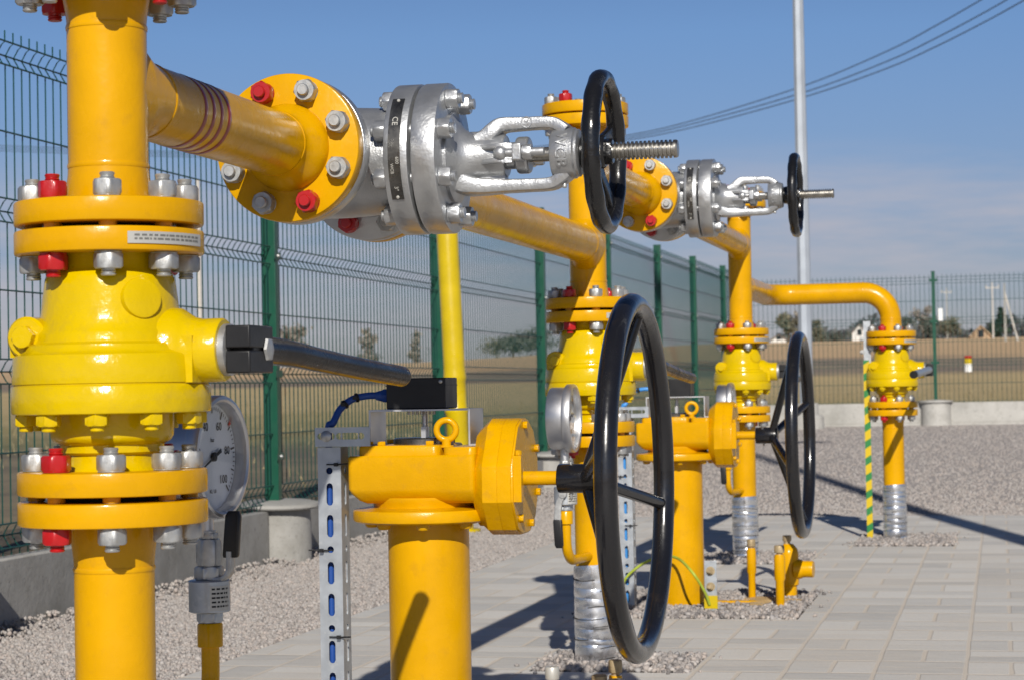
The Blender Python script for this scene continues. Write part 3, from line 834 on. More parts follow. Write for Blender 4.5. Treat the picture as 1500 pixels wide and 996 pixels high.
# ------------------------------------------------------------------ gate valves
def make_gate():
    x, y, z = LX, G1, Z1
    t = thing('gate_valve', (x, y, z), 'large silver gate valve with black handwheel above the left gearbox', 'gate valve', 'silver gate valves between the yellow pipes')
    xs = x + 0.012              # bonnet side
    def px(a): return xs + a    # along the stem
    # body: flanges + necks along Y, belly, bonnet boss along X
    mb = MB()
    mb.lathe([(0.070, -0.172), (0.064, -0.150), (0.060, -0.105), (0.066, -0.06), (0.074, -0.02), (0.074, 0.02), (0.066, 0.06), (0.060, 0.105), (0.064, 0.150), (0.070, 0.172)], (x, y, z), (0, 1, 0), 56)
    mb.lathe([(0.078, -0.055), (0.083, -0.04), (0.083, 0.02), (0.080, 0.07), (0.078, 0.112)], (x, y, z), (1, 0, 0), 56)
    mb.lathe([(0.0, -0.088), (0.04, -0.084), (0.066, -0.07), (0.080, -0.045)], (x, y, z), (1, 0, 0), 56)
    part('valve_body', mb, 'cast', t)
    for s in (-1, 1):
        mb = MB(); mb.disc((x, y + s * (GH - 0.028), z), (0, s, 0), FR, 0.028, n=80)
        part('pipe_flange', mb, 'silver', t)
        mb = MB(); mb.lathe([(0.075, 0), (0.075, 0.0035)], (x, y + s * GH, z), (0, s, 0), 40); part('gasket', mb, 'gasket', t)
    for s in (-1, 1):
        studs(t, (x, y + s * (GH + 0.00175 + (FT - 0.028) / 2), z), (0, 1, 0), BC, FT + 0.028 + 0.0035, reds=(2, 6) if s < 0 else (5, 1))
    BR = 0.112
    mb = MB(); mb.disc((px(0.094), y, z), (1, 0, 0), BR, 0.036, b=0.002, n=96); bf = part('body_flange', mb, 'silver', t)
    mb = MB(); mb.disc((px(0.1345), y, z), (1, 0, 0), BR, 0.037, b=0.003, n=96); part('bonnet_flange', mb, 'silver', t)
    mb = MB(); mb.lathe([(0.072, 0.129), (0.072, 0.136)], (xs, y, z), (1, 0, 0), 48); part('gasket', mb, 'gasket', t)
    for k in range(8):
        a = R(22.5 + 45 * k); c = V((px(0.1328), y + math.cos(a) * 0.0915, z + math.sin(a) * 0.0915))
        part('stud_bolt', stud_mb(c, (1, 0, 0), 0.0775, af=0.0275, nh=0.0175, r=0.0085, ext=0.0075), 'silver', t)
    # name plate on the rim of the body flange, facing the viewer
    def rim(a, h, rr): return V((px(0.094 + h), y - math.cos(a) * rr, z + math.sin(a) * rr))
    mb = MB(); rings = []
    for i in range(21):
        a = R(-36 + 82 * i / 20)
        rings.append([rim(a, 0.008, BR + .0002), rim(a, 0.008, BR + .0018), rim(a, 0.026, BR + .0018), rim(a, 0.026, BR + .0002)])
    mb.loft(rings)
    npl = part('name_plate', mb, 'plate', bf)
    mb = MB()
    def wrap(a_c, h_c, rot=True):
        # text right direction runs down the rim, letter tops towards +X
        return lambda v: rim(R(a_c) - v.x / BR, h_c + v.y, BR + 0.0021 + v.z)
    add_text(mb, 'CE', 0.012, 0.0002, wrap(24, 0.017))
    add_text(mb, '600', 0.007, 0.0002, wrap(-6, 0.0215))
    add_text(mb, 'WCB', 0.0065, 0.0002, wrap(-12, 0.0135))
    add_text(mb, '3"', 0.0085, 0.0002, wrap(-27, 0.017))
    for a in (44, -34):
        c = rim(R(a), 0.017, BR + 0.0015); mb.lathe([(0.0028, 0), (0.002, 0.0016), (0.0, 0.002)], c, rim(R(a), 0.017, 2) - rim(R(a), 0.017, 1), 10)
    part('stamped_marks', mb, 'tag', npl)
    # bonnet
    mb = MB()
    mb.lathe([(0.068, 0.170), (0.068, 0.1765), (0.062, 0.1795), (0.050, 0.184), (0.0425, 0.190), (0.0365, 0.200), (0.0335, 0.212), (0.0325, 0.230), (0.0322, 0.2505), (0.030, 0.2535), (0.018, 0.2535)], (xs, y, z), (1, 0, 0), 48)
    # eye-bolt lugs, two per side
    for s in (-1, 1):
        for zz in (-0.0105, 0.0105):
            mb.bar([(px(0.226), y + s * 0.026, z + zz), (px(0.240), y + s * 0.037, z + zz), (px(0.252), y + s * 0.043, z + zz), (px(0.262), y + s * 0.044, z + zz)], (1, 0.2, 0), 0.018, 0.0078)
    # lower arm with its broad root, upper arm cranked out of the bonnet
    top = [(0.212, 0.022), (0.224, 0.028), (0.234, 0.0365), (0.243, 0.0435), (0.252, 0.0460), (0.270, 0.0463), (0.290, 0.0463), (0.310, 0.0463), (0.326, 0.0445), (0.336, 0.0395), (0.345, 0.0330)]
    bot = [(0.178, -0.034), (0.192, -0.0400), (0.212, -0.0440), (0.235, -0.0450), (0.260, -0.0450), (0.285, -0.0450), (0.305, -0.0450), (0.322, -0.0435), (0.334, -0.0375), (0.346, -0.0290)]
    def arm(pp, wds, ths):
        path = smooth_path([(px(a), y, z + b) for a, b in pp], 5)
        n_ = len(path)
        wd = [np.interp(i / (n_ - 1), np.linspace(0, 1, len(wds)), wds) for i in range(n_)]
        th_ = [np.interp(i / (n_ - 1), np.linspace(0, 1, len(ths)), ths) for i in range(n_)]
        mb.bar(path, (0, 1, 0), [float(q) for q in wd], [float(q) for q in th_])
    arm(top, [0.05, 0.046, 0.038, 0.034, 0.034, 0.04], [0.024, 0.024, 0.0215, 0.0185, 0.0185, 0.0185])
    arm(bot, [0.07, 0.052, 0.040, 0.036, 0.036, 0.042], [0.040, 0.026, 0.020, 0.0185, 0.0185, 0.0185])
    # gusset plate between root and lugs
    mb.box((px(0.205), y - 0.012, z - 0.044), (px(0.252), y + 0.012, z - 0.018))
    mb.lathe([(0.022, 0.322), (0.034, 0.3235), (0.0365, 0.327), (0.0375, 0.345), (0.0375, 0.357), (0.0350, 0.3595), (0.035, 0.363), (0.033, 0.3645), (0.016, 0.3645)], (xs, y, z), (1, 0, 0), 48)
    bo = part('bonnet', mb, 'cast', t, bevel=0)
    # raised letters on the yoke collar
    mb = MB()
    rc = 0.0376
    def wrap2(v):
        a = -v.x / rc + R(6)
        return V((px(0.341) + v.y, y - math.cos(a) * (rc + v.z), z + math.sin(a) * (rc + v.z)))
    add_text(mb, 'WCB', 0.0235, 0.0018, wrap2)
    part('cast_letters', mb, 'silver', bo)
    mb = MB(); mb.torus((px(0.287), y - 0.0172, z + 0.0468), (0, 1, 0), 0.0076, 0.0010, 24, 6)
    add_text(mb, 'M', 0.0105, 0.0012, lambda v: V((px(0.287) + v.x, y - 0.0172 - v.z, z + 0.0468 + v.y)))
    part('cast_mark', mb, 'silver', bo)
    # gland and eye bolts
    mb = MB()
    mb.lathe([(0.014, 0.252), (0.020, 0.253), (0.020, 0.268), (0.026, 0.270), (0.0275, 0.272), (0.0275, 0.286), (0.025, 0.289), (0.0125, 0.289)], (xs, y, z), (1, 0, 0), 36)
    mb.box((px(0.272), y - 0.054, z - 0.0125), (px(0.286), y + 0.054, z + 0.0125))
    gl = part('gland', mb, 'silver', t, bevel=0.003)
    for s in (-1, 1):
        yy = y + s * 0.042; mb = MB()
        mb.lathe([(0.0, -0.0105), (0.006, -0.0095), (0.0103, -0.005), (0.0108, 0), (0.0103, 0.005), (0.006, 0.0095), (0.0, 0.0105)], (px(0.253), yy, z), (0, 0, 1), 24)
        mb.cyl((px(0.253), yy, z), (px(0.318), yy, z), 0.0062, n=16)
        mb.hex((px(0.2865), yy, z), (1, 0, 0), 0.021, 0.0135, 0.3)
        part('eye_bolt', mb, 'silver', gl)
    # stem
    mb = MB(); mb.cyl((px(0.24), y, z), (px(0.34), y, z), 0.0108, n=28)
    prof = [(0.0102, 0.335)]; h = 0.36; pitch = 0.0062
    while h < 0.499:
        prof += [(0.0135, h), (0.0135, h + pitch * .45), (0.0104, h + pitch * .55), (0.0104, h + pitch * .95)]; h += pitch
    prof += [(0.0132, h), (0.0132, h + 0.004), (0.0118, h + 0.0062), (0.0, h + 0.0066)]
    mb.lathe(prof, (xs, y, z), (1, 0, 0), 36)
    part('threaded_stem', mb, 'steel', t, angle=25)
    # grease nipple
    mb = MB(); q = V((px(0.341), y - 0.008, z - 0.0365)); mb.hex(q, (0, 0, -1), 0.009, 0.006); mb.lathe([(0.003, 0), (0.003, .003), (0.0042, 0.006), (0.0035, 0.0085), (0.0, 0.0095)], q - V((0, 0, .006)), (0, 0, -1), 14)
    part('grease_nipple', mb, 'zinc', t)
    # handwheel
    wx = px(0.400)
    mb = MB()
    mb.torus((wx, y, z), (1, 0, 0), 0.109, 0.0118, 96, 18, rfun=lambda a: 0.0118 * (1 + 0.05 * math.cos(13 * a)), ex=1.12)
    hw = part('handwheel', mb, 'castblack', t)
    mb = MB(); mb.lathe([(0.017, 0.3648), (0.023, 0.366), (0.025, 0.372), (0.025, 0.398), (0.022, 0.402), (0.015, 0.403), (0.014, 0.403)], (xs, y, z), (1, 0, 0), 32)
    mb.hex((px(0.400), y, z), (1, 0, 0), 0.034, 0.013, 0.4)
    part('wheel_hub', mb, 'castblack', hw)
    for k in range(5):
        a = R(24 + 72 * k)
        d = V((0, math.cos(a), math.sin(a)))
        c0 = V((px(0.385), y, z))
        path = [c0 + d * 0.018, c0 + d * 0.05 + V((0.004, 0, 0)), c0 + d * 0.08 + V((0.009, 0, 0)), c0 + d * 0.106 + V((0.011, 0, 0))]
        mb = MB(); mb.bar(smooth_path(path, 4), V((1, 0, 0)).cross(d), [0.026] * 4 + [0.022] * 4 + [0.023] * 4 + [0.028], 0.0105)
        part('spoke', mb, 'castblack', hw)
    return t
gv = make_gate()
dup(gv, (LX, G2, Z2), 'smaller-looking silver gate valve with black handwheel between the far yellow pipes')

# ------------------------------------------------------------------ gear operators with big handwheels
def oct_prism(mb, x0, x1, poly, y, z, s0=1.0, s1=1.0):
    mb.loft([[V((x0, y + a * s0, z + b * s0)) for a, b in poly], [V((x1, y + a * s1, z + b * s1)) for a, b in poly]])

def make_operator():
    x, y = P1
    t = thing('valve_operator', (x, y, 0), 'yellow gear operator in front with the largest black handwheel', 'valve operator', 'yellow gear operators on pedestals')
    mb = MB(); mb.lathe([(0.0700, -0.05), (0.0700, 0.450)], (x, y, 0), (0, 0, 1), 80, caps=False)
    mb.torus((x, y, 0.003), (0, 0, 1), 0.072, 0.006, 48, 8)
    part('pedestal', mb, 'gold', t)
    mb = MB(); mb.lathe([(0.118, 0.446), (0.1245, 0.449), (0.1255, 0.452), (0.1255, 0.4655), (0.124, 0.468), (0.100, 0.472), (0.090, 0.4725)], (x - 0.004, y, 0), (0, 0, 1), 72)
    tp = part('top_flange', mb, 'castgold', t)
    for k in range(8):
        a = R(10 + 45 * k); p = V((x + math.sin(a) * 0.098, y - math.cos(a) * 0.098, 0.4465))
        mb = MB(); mb.lathe([(0.0118, 0), (0.0118, 0.006), (0.009, 0.010), (0.0, 0.0112)], p, (0, 0, -1), 18)
        part('flange_bolt', mb, 'castgold', tp)
    # gearbox
    mb = MB()
    mb.lathe([(0.090, 0.4715), (0.091, 0.480), (0.094, 0.486), (0.094, 0.490)], (x - 0.004, y, 0), (0, 0, 1), 64)
    xl, xr = -1.0845, -0.862
    ring = lambda ins, z, r: [V((px_, py_, z)) for px_, py_ in rrect(xl + ins, y - 0.096 + ins, xr, y + 0.096 - ins, r)]
    def rrect(x0, y0, x1, y1, r, n=5):
        out = []
        for cx, cy, a0 in ((x1 - r, y0 + r, -90), (x1 - r, y1 - r, 0), (x0 + r, y1 - r, 90), (x0 + r, y0 + r, 180)):
            for i in range(n + 1):
                a = R(a0 + 90 * i / n); out.append((cx + r * math.cos(a), cy + r * math.sin(a)))
        return out
    mb.loft([ring(0.024, 0.4805, 0.01), ring(0.014, 0.486, 0.01), ring(0.004, 0.498, 0.01), ring(0.0, 0.506, 0.01), ring(0.0, 0.559, 0.01), ring(0.003, 0.562, 0.01)])
    r2 = lambda ins, z: [V((a, b, z)) for a, b in rrect(-1.068 + ins, y - 0.086 + ins, -0.925 - ins, y + 0.086 - ins, 0.012)]
    mb.loft([r2(0, 0.560), r2(0, 0.5755), r2(0.002, 0.5785), r2(0.005, 0.579)])
    r3 = lambda ins, z: [V((a, b, z)) for a, b in rrect(-0.919 + ins, y - 0.088 + ins, -0.862, y + 0.088 - ins, 0.012)]
    mb.loft([r3(0, 0.560), r3(0, 0.5725), r3(0.002, 0.575)])
    gb = part('gearbox', mb, 'castgold', t)
    mb = MB(); mb.lathe([(0.052, 0.5785), (0.052, 0.588), (0.049, 0.590)], (-0.975, y, 0), (0, 0, 1), 40)
    part('indicator_plate', mb, 'plate', gb)
    for bx, by in ((-1.052, -0.07), (-1.029, -0.074), (-0.945, -0.07), (-1.054, 0.07), (-0.945, 0.07)):
        mb = MB(); mb.hex((bx, y + by, 0.5788), (0, 0, 1), 0.013, 0.007, random.random()); part('cover_bolt', mb, 'castgold', gb)
    # lifting eye
    mb = MB(); mb.torus((-0.919, y - 0.058, 0.6035), (0.12, -1, 0), 0.0165, 0.0056, 40, 14); mb.cyl((-0.919, y - 0.058, 0.5745), (-0.919, y - 0.058, 0.588), 0.008, n=20)
    mb.cyl((-0.919, y - 0.058, 0.5735), (-0.919, y - 0.058, 0.5775), 0.013, n=20, b=.001)
    part('lifting_eye', mb, 'castgold', t)
    # spur gear housing, octagonal
    zc = 0.522
    poly = [(-0.100, 0.020), (-0.100, -0.040), (-0.062, -0.088), (-0.028, -0.098), (0.03, -0.098), (0.075, -0.075), (0.100, -0.032), (0.100, 0.034), (0.07, 0.078), (0.025, 0.098), (-0.018, 0.099), (-0.052, 0.087)]
    mb = MB()
    oct_prism(mb, -0.870, -0.848, poly, y, zc, 0.80, 1.0)
    oct_prism(mb, -0.8482, -0.823, poly, y, zc)
    oct_prism(mb, -0.8231, -0.8225, poly, y, zc, 0.992, 0.992)
    oct_prism(mb, -0.8226, -0.799, poly, y, zc)
    gh = part('gear_housing', mb, 'castgold', t, bevel=0.004)
    mb = MB(); oct_prism(mb, -0.7992, -0.7955, poly, y, zc, 0.985, 0.975); part('cover_plate', mb, 'castgold', gh, bevel=0.001)
    for a, rr in ((95, .087), (30, .09), (-20, .092), (-70, .087), (-125, .085), (150, .08)):
        p = V((-0.796, y + math.cos(R(a)) * rr, zc + math.sin(R(a)) * rr)); mb = MB(); mb.hex(p, (1, 0, 0), 0.012, 0.0075, random.random()); part('cover_bolt', mb, 'castgold', gh)
    mb = MB(); mb.box((-0.7965, y - 0.094, zc - 0.040), (-0.782, y - 0.078, zc + 0.038)); mb.hex((-0.789, y - 0.083, zc + 0.038), (0, 0, 1), 0.011, 0.008)
    part('side_bracket', mb, 'castgold', gh, bevel=0.0015)
    # input shaft, off-centre in the housing
    y = y - 0.043
    mb = MB(); mb.cyl((-0.80, y, zc - 0.002), (-0.720, y, zc - 0.002), 0.0122, n=32, b=.0015); mb.lathe([(0.02, 0), (0.02, .004), (0.016, .007)], (-0.796, y, zc - .002), (1, 0, 0), 28)
    part('input_shaft', mb, 'gold', t)
    # wheel
    wx = -0.5957; zz = zc - 0.003
    mb = MB(); mb.torus((wx, y, zz), (1, 0, 0), 0.2885, 0.0187, 128, 24)
    hw = part('handwheel', mb, 'black', t)
    mb = MB(); mb.lathe([(0.0175, 0), (0.0232, 0.001), (0.0245, 0.003), (0.0245, 0.063), (0.0235, 0.066), (0.018, 0.067), (0.0, 0.067)], (-0.7300, y, zz), (1, 0, 0), 40)
    hb = part('wheel_hub', mb, 'black', hw)
    mb = MB(); mb.cyl((-0.708, y, zz - 0.033), (-0.708, y, zz + 0.034), 0.003, n=12); mb.torus((-0.708, y, zz + 0.032), (1, 0.3, 0), 0.0042, 0.0012, 14, 6); mb.torus((-0.708, y, zz - 0.032), (1, 0.3, 0), 0.0042, 0.0012, 14, 6)
    part('cotter_pin', mb, 'zinc', hb)
    for a in (-12, 78, 168, 258):
        d = V((0, math.cos(R(a)), math.sin(R(a)))); mb = MB()
        mb.tube([V((-0.680, y, zz)) + d * 0.012, V((wx - 0.004, y, zz)) + d * 0.275], 0.0108, 18)
        part('spoke', mb, 'black', hw)
    return t
op = make_operator()
op2 = dup(op, (P2[0], P2[1], 0), 'smaller-looking yellow gear operator behind, with its own black handwheel on the paving')
for ch in op2.children:                                  # its wheel has been turned a little further
    if ch.name.startswith('handwheel'):
        c_ = V((-0.5957 - P1[0], -0.043, 0.519))
        ch.matrix_basis = Matrix.Translation(c_) @ Matrix.Rotation(R(31), 4, 'X') @ Matrix.Translation(-c_)

# ------------------------------------------------------------------ limit switch boxes on brackets, struts and cables
def make_switch():
    x, y = P1
    t = thing('limit_switch_box', (x, y, 0.579), 'black switch box on a steel bracket over the front gearbox, plugged with dark blue cable', 'switch box', 'black limit switch boxes')
    mb = MB(); z0 = 0.579; z1 = 0.6425; th = 0.003
    mb.box((-1.072, y - 0.047, z1 - th), (-0.893, y + 0.047, z1))
    mb.box((-1.072, y - 0.047, z0 + 0.0005), (-1.069, y + 0.047, z1 - th))
    mb.box((-0.896, y - 0.047, z0 + 0.0005), (-0.893, y + 0.047, z1 - th))
    mb.box((-1.069, y - 0.047, z0 + 0.0005), (-1.05, y + 0.047, z0 + 0.0035))
    mb.box((-0.893, y - 0.047, z0 + 0.0005), (-0.874, y + 0.047, z0 + 0.0035))
    part('bracket', mb, 'stainless', t, smooth=False)
    mb = MB(); mb.box((-1.042, y - 0.041, z1 + 0.0006), (-0.937, y + 0.041, z1 + 0.0535)); part('switch_case', mb, 'rubber', t, bevel=0.002)
    mb = MB(); mb.box((-1.0425, y - 0.0415, z1 + 0.040), (-0.9365, y + 0.0415, z1 + 0.0415)); part('case_seam', mb, 'ink', t, smooth=False)
    mb = MB()
    for a in (-1.034, -0.945):
        mb.lathe([(0.0034, 0), (0.0034, 0.0012), (0.0022, 0.0022), (0.0, 0.0024)], (a, y - 0.0409, z1 + 0.047), (0, -1, 0), 14)
    part('lid_screw', mb, 'zinc', t)
    mb = MB(); mb.hex((-1.042, y - 0.018, z1 + 0.024), (-1, 0, 0), 0.022, 0.012, 0.1); mb.lathe([(0.0095, 0.012), (0.010, 0.014), (0.0075, 0.024)], (-1.042, y - 0.018, z1 + 0.024), (-1, 0, 0), 20)
    part('cable_gland', mb, 'blue', t)
    mb = MB(); mb.cyl((-0.985, y, 0.589), (-0.985, y, z1 - th), 0.0048, n=18); mb.box((-0.989, y - 0.012, 0.589), (-0.981, y + 0.012, 0.612))
    mb.lathe([(0.018, 0.5885), (0.018, 0.592)], (-0.985, y, 0), (0, 0, 1), 24)
    part('indicator_stem', mb, 'stainless', t)
    mb = MB()
    for k in range(7):
        mb.cyl((-1.008 + k * 0.0075, y - 0.02, z1 - th - 0.0062), (-1.008 + k * 0.0075, y - 0.02, z1 - th - .0001), 0.0026, n=8)
    part('terminal_screw', mb, 'zinc', t)
    return t
sw = make_switch()
SWD = V((0.013, 0, -0.0035)); sw.location = sw.location + SWD
D2 = (P2[0] - P1[0], P2[1] - P1[1])
dup(sw, V((P2[0], P2[1], 0.579)) + SWD, 'black switch box on a clear bracket over the rear gearbox, plugged with light blue cable', swap={'cable_gland': 'lightblue'})

def plate_holes(mb, o, u, v, w, L_, holes, th):
    """plate w wide (dir u) and L_ long (dir v) from corner o; holes=[(v centre, half length)] with radius rh; given thickness th along n"""
    o = V(o); u = V(u); v = V(v); n = u.cross(v).normalized()
    rh = 0.0058
    hs = sorted(holes); cuts = [0.0]
    for a, b in zip(hs[:-1], hs[1:]): cuts.append((a[0] + a[1] + b[0] - b[1]) / 2)
    cuts.append(L_)
    for i, (vc, hl) in enumerate(hs):
        v0, v1 = cuts[i], cuts[i + 1]
        angs = sorted(set([2 * PI * k / 32 for k in range(32)] + [math.atan2(b - vc, a) % (2 * PI) for a in (-w / 2, w / 2) for b in (v0, v1)]))
        inner = []; outer = []
        for a in angs:
            ca, sa = math.cos(a), math.sin(a)
            # rectangle
            ts = []
            if ca > 1e-9: ts.append((w / 2) / ca)
            if ca < -1e-9: ts.append((-w / 2) / ca)
            if sa > 1e-9: ts.append((v1 - vc) / sa)
            if sa < -1e-9: ts.append((v0 - vc) / sa)
            tr = min(q for q in ts if q > 0)
            # stadium
            if hl <= 1e-6: rr = rh
            else:
                rr = rh / abs(ca) if abs(ca) > 1e-6 else 1e9
                if rr * abs(sa) > hl:
                    sg = math.copysign(1, sa); bq = sa * sg * hl; rr = bq + math.sqrt(max(0, bq * bq - (hl * hl - rh * rh)))
            inner.append((ca * rr, sa * rr)); outer.append((ca * tr, sa * tr))
        m_ = len(angs); vs = []
        for k in (0, th):
            for pts in (inner, outer):
                vs += [o + u * (w / 2 + a) + v * (vc + b) + n * k for a, b in pts]
        fs = []
        for j in range(m_):
            q = (j + 1) % m_
            fs.append((j, q, m_ + q, m_ + j)); fs.append((2 * m_ + q, 2 * m_ + j, 3 * m_ + j, 3 * m_ + q)); fs.append((j, 2 * m_ + j, 2 * m_ + q, q))
            fs.append((m_ + j, m_ + q, 3 * m_ + q, 3 * m_ + j))
        mb.add(vs, fs)

SXL, SXR, SYF, SYB = -1.141, -1.100, 3.452, 3.493
def make_strut():
    t = thing('perforated_strut', (SXL, SYF, 0), 'galvanised slotted strut standing beside the front gearbox pedestal', 'cable strut', 'galvanised perforated struts')
    H_ = 0.577
    holes = []; zz = 0.537
    seq = [0, 1, 1]
    k = 0
    while zz > 0.02:
        s = seq[k % 3]; holes.append((zz, 0.0135 if s else 0.0)); k += 1
        zz -= 0.040 if (s == 0 or seq[k % 3] == 0) else 0.054
    mb = MB()
    plate_holes(mb, (SXL, SYF, 0), (1, 0, 0), (0, 0, 1), SXR - SXL, H_, holes, -0.0025)
    plate_holes(mb, (SXR, SYF + 0.003, 0), (0, 1, 0), (0, 0, 1), SYB - SYF, H_, holes, -0.0025)
    mb.box((SXL, SYF + 0.0026, 0), (SXL + 0.0025, SYB, H_))
    part('upright', mb, 'strut', t, smooth=False)
    # top arm: angle with holes
    mb = MB()
    plate_holes(mb, (SXL - 0.002, SYF - 0.004, 0.611), (0, 0, -1), (1, 0, 0), 0.030, 0.098, [(0.020, 0.010), (0.043, 0.0), (0.062, 0.011), (0.082, 0.0)], 0.0025)
    mb.box((SXL - 0.002, SYF - 0.0065, 0.5785), (SXL + 0.096, SYF + 0.040, 0.581))
    arm = part('top_arm', mb, 'strut', t, smooth=False)
    mb = MB(); mb.lathe([(0.0095, 0), (0.0095, 0.002), (0.006, 0.005), (0.0, 0.0062)], (SXL + 0.018, SYF - 0.0068, 0.596), (0, -1, 0), 20); part('arm_bolt', mb, 'zinc', arm)
    return t
st = make_strut()
dup(st, (SXL + D2[0], SYF + D2[1], 0), 'galvanised slotted strut behind the large black handwheel, blue cable in its slots')

def make_cable(m):
    t = thing('signal_cable', (SXL + 0.02, SYF + 0.02, 0), 'dark blue cable bending from the front switch box into the slotted strut', 'cable', 'blue signal cables')
    y = P1[1]; z = 0.663
    cx, cy = (SXL + SXR) / 2 - 0.0065, SYF + 0.020
    pts = [(-1.047, y - 0.018, z), (-1.067, y - 0.022, z + 0.0005), (-1.092, y - 0.034, z - 0.005), (-1.110, y - 0.048, z - 0.022), (-1.119, cy, z - 0.045), (cx, cy, 0.612), (cx, cy, 0.57), (cx, cy, 0.3), (cx, cy, 0.02)]
    pp = smooth_path(pts, 7)
    mb = MB(); mb.tube(pp, 0.0061, 14); part('cable_sheath', mb, m, t)
    def tie(p, d, big=False):
        mb = MB(); mb.torus(p, d, 0.0068, 0.0016, 20, 6, ex=2.0); _, u, w = frame(d)
        mb.box(tuple(V(p) + V((-0.004, -0.011, -0.003))), tuple(V(p) + V((0.004, -0.005, 0.003)))); part('cable_tie', mb, 'rubber', t)
    tie(pp[12], pp[13] - pp[11]); tie(pp[18], pp[19] - pp[17])
    for zz, a in ((0.548, 1), (0.402, -1), (0.255, 1)):
        mb = MB()
        mb.tube([((SXL + SXR) / 2 - a * 0.003, SYF + 0.02, zz), ((SXL + SXR) / 2 - a * 0.003, SYF - 0.004, zz), ((SXL + SXR) / 2 + a * 0.02, SYF - 0.005, zz)], 0.0013, 6)
        mb.tube([((SXL + SXR) / 2 + a * 0.02, SYF - 0.006, zz), ((SXL + SXR) / 2 + a * 0.036, SYF - 0.010, zz + 0.001)], 0.0014, 6)
        mb.box(((SXL + SXR) / 2 + a * 0.014 - .003, SYF - 0.010, zz - 0.003), ((SXL + SXR) / 2 + a * 0.014 + .003, SYF - 0.004, zz + 0.003))
        part('cable_tie', mb, 'rubber', t)
    return t
cb1 = make_cable('blue')
dup(cb1, (SXL + 0.02 + D2[0], SYF + 0.02 + D2[1], 0), 'light blue cable bending from the rear switch box into the far strut', swap={'cable_sheath': 'lightblue'})

# ------------------------------------------------------------------ pressure gauges and their valves
def make_gauge(c, label):
    x, y, z = c
    t = thing('pressure_gauge', (x, y, z - 0.10), label, 'pressure gauge', 'round pressure gauges')
    mb = MB()
    mb.lathe([(0.0, -0.048), (0.060, -0.048), (0.0705, -0.047), (0.0725, -0.044), (0.0725, -0.010), (0.0712, -0.0095), (0.0712, -0.004)], (x, y, z), (1, 0, 0), 72, caps=False)
    mb.cyl((x - 0.017, y, z - 0.068), (x - 0.017, y, z - 0.100), 0.010, n=20)
    part('gauge_case', mb, 'stainless', t)
    mb = MB()
    mb.lathe([(0.0722, -0.009), (0.0788, -0.008), (0.0800, -0.006), (0.0800, 0.007), (0.0785, 0.0105), (0.0745, 0.0115), (0.0715, 0.009), (0.0700, 0.002), (0.0695, -0.006)], (x, y, z), (1, 0, 0), 80, caps=False)
    part('bezel', mb, 'stainless', t)
    mb = MB(); mb.lathe([(0.0, -0.0075), (0.0705, -0.0075), (0.0705, -0.0068), (0.0, -0.0066)], (x, y, z), (1, 0, 0), 64)
    dl = part('dial', mb, 'dial', t)
    # looking at the dial (towards -X) the right hand is +Y
    xf = x - 0.0058
    P = lambda a, r: V((xf, y + math.sin(a) * r, z + math.cos(a) * r))
    mb = MB()
    def tick(a, r0, r1, w):
        d = V((0, math.sin(a), math.cos(a))); q = V((0, math.cos(a), -math.sin(a)))
        c0 = V((xf, y, z))
        mb.add([c0 + d * r0 - q * w, c0 + d * r1 - q * w, c0 + d * r1 + q * w, c0 + d * r0 + q * w], [(0, 1, 2, 3)])
    for k in range(51):
        a = R(-135 + 270 * k / 50)
        if k % 10 == 0: tick(a, 0.054, 0.0655, 0.0013)
        elif k % 5 == 0: tick(a, 0.057, 0.0655, 0.0010)
        else: tick(a, 0.061, 0.0655, 0.0006)
    for k, s in enumerate(('0', '20', '40', '60', '80', '100')):
        c0 = P(R(-135 + 54 * k), 0.0435)
        add_text(mb, s, 0.0155, 0.0001, lambda v, c0=c0: V((xf + v.z, c0.y + v.x, c0.z + v.y)))
    add_text(mb, 'bar', 0.0085, 0.0001, lambda v: V((xf + v.z, y + v.x, z + 0.022 + v.y)))
    add_text(mb, 'KL 1,0', 0.007, 0.0001, lambda v: V((xf + v.z, y + v.x, z - 0.045 + v.y)))
    part('scale', mb, 'ink', dl, smooth=False)
    mb = MB(); xf2 = x - 0.003
    a = R(-112); d = V((0, math.sin(a), math.cos(a))); q = V((0, math.cos(a), -math.sin(a))); c0 = V((xf2, y, z))
    mb.add([c0 - d * 0.022 - q * .003, c0 - d * 0.022 + q * .003, c0 + q * .0022, c0 + d * 0.058 + q * .0004, c0 + d * 0.058 - q * .0004, c0 - q * .0022], [(0, 1, 2, 3, 4, 5)])
    mb.lathe([(0.006, -0.003), (0.006, 0.001), (0.003, 0.002)], (xf2, y, z), (1, 0, 0), 18)
    part('needle', mb, 'ink', dl, smooth=False)
    mb = MB(); a = R(50); d = V((0, math.sin(a), math.cos(a))); q = V((0, math.cos(a), -math.sin(a))); c0 = V((xf + .0005, y, z))
    mb.add([c0 + d * .062 - q * .002, c0 + d * .069 - q * .003, c0 + d * .069 + q * .003, c0 + d * .062 + q * .002], [(0, 1, 2, 3)]); part('limit_mark', mb, 'redink', dl, smooth=False)
    mb = MB(); mb.lathe([(0.0, 0.0040), (0.0708, 0.0040), (0.0708, 0.0052), (0.0, 0.0052)], (x, y, z), (1, 0, 0), 64)
    part('glass', mb, 'glass', t)
    return t

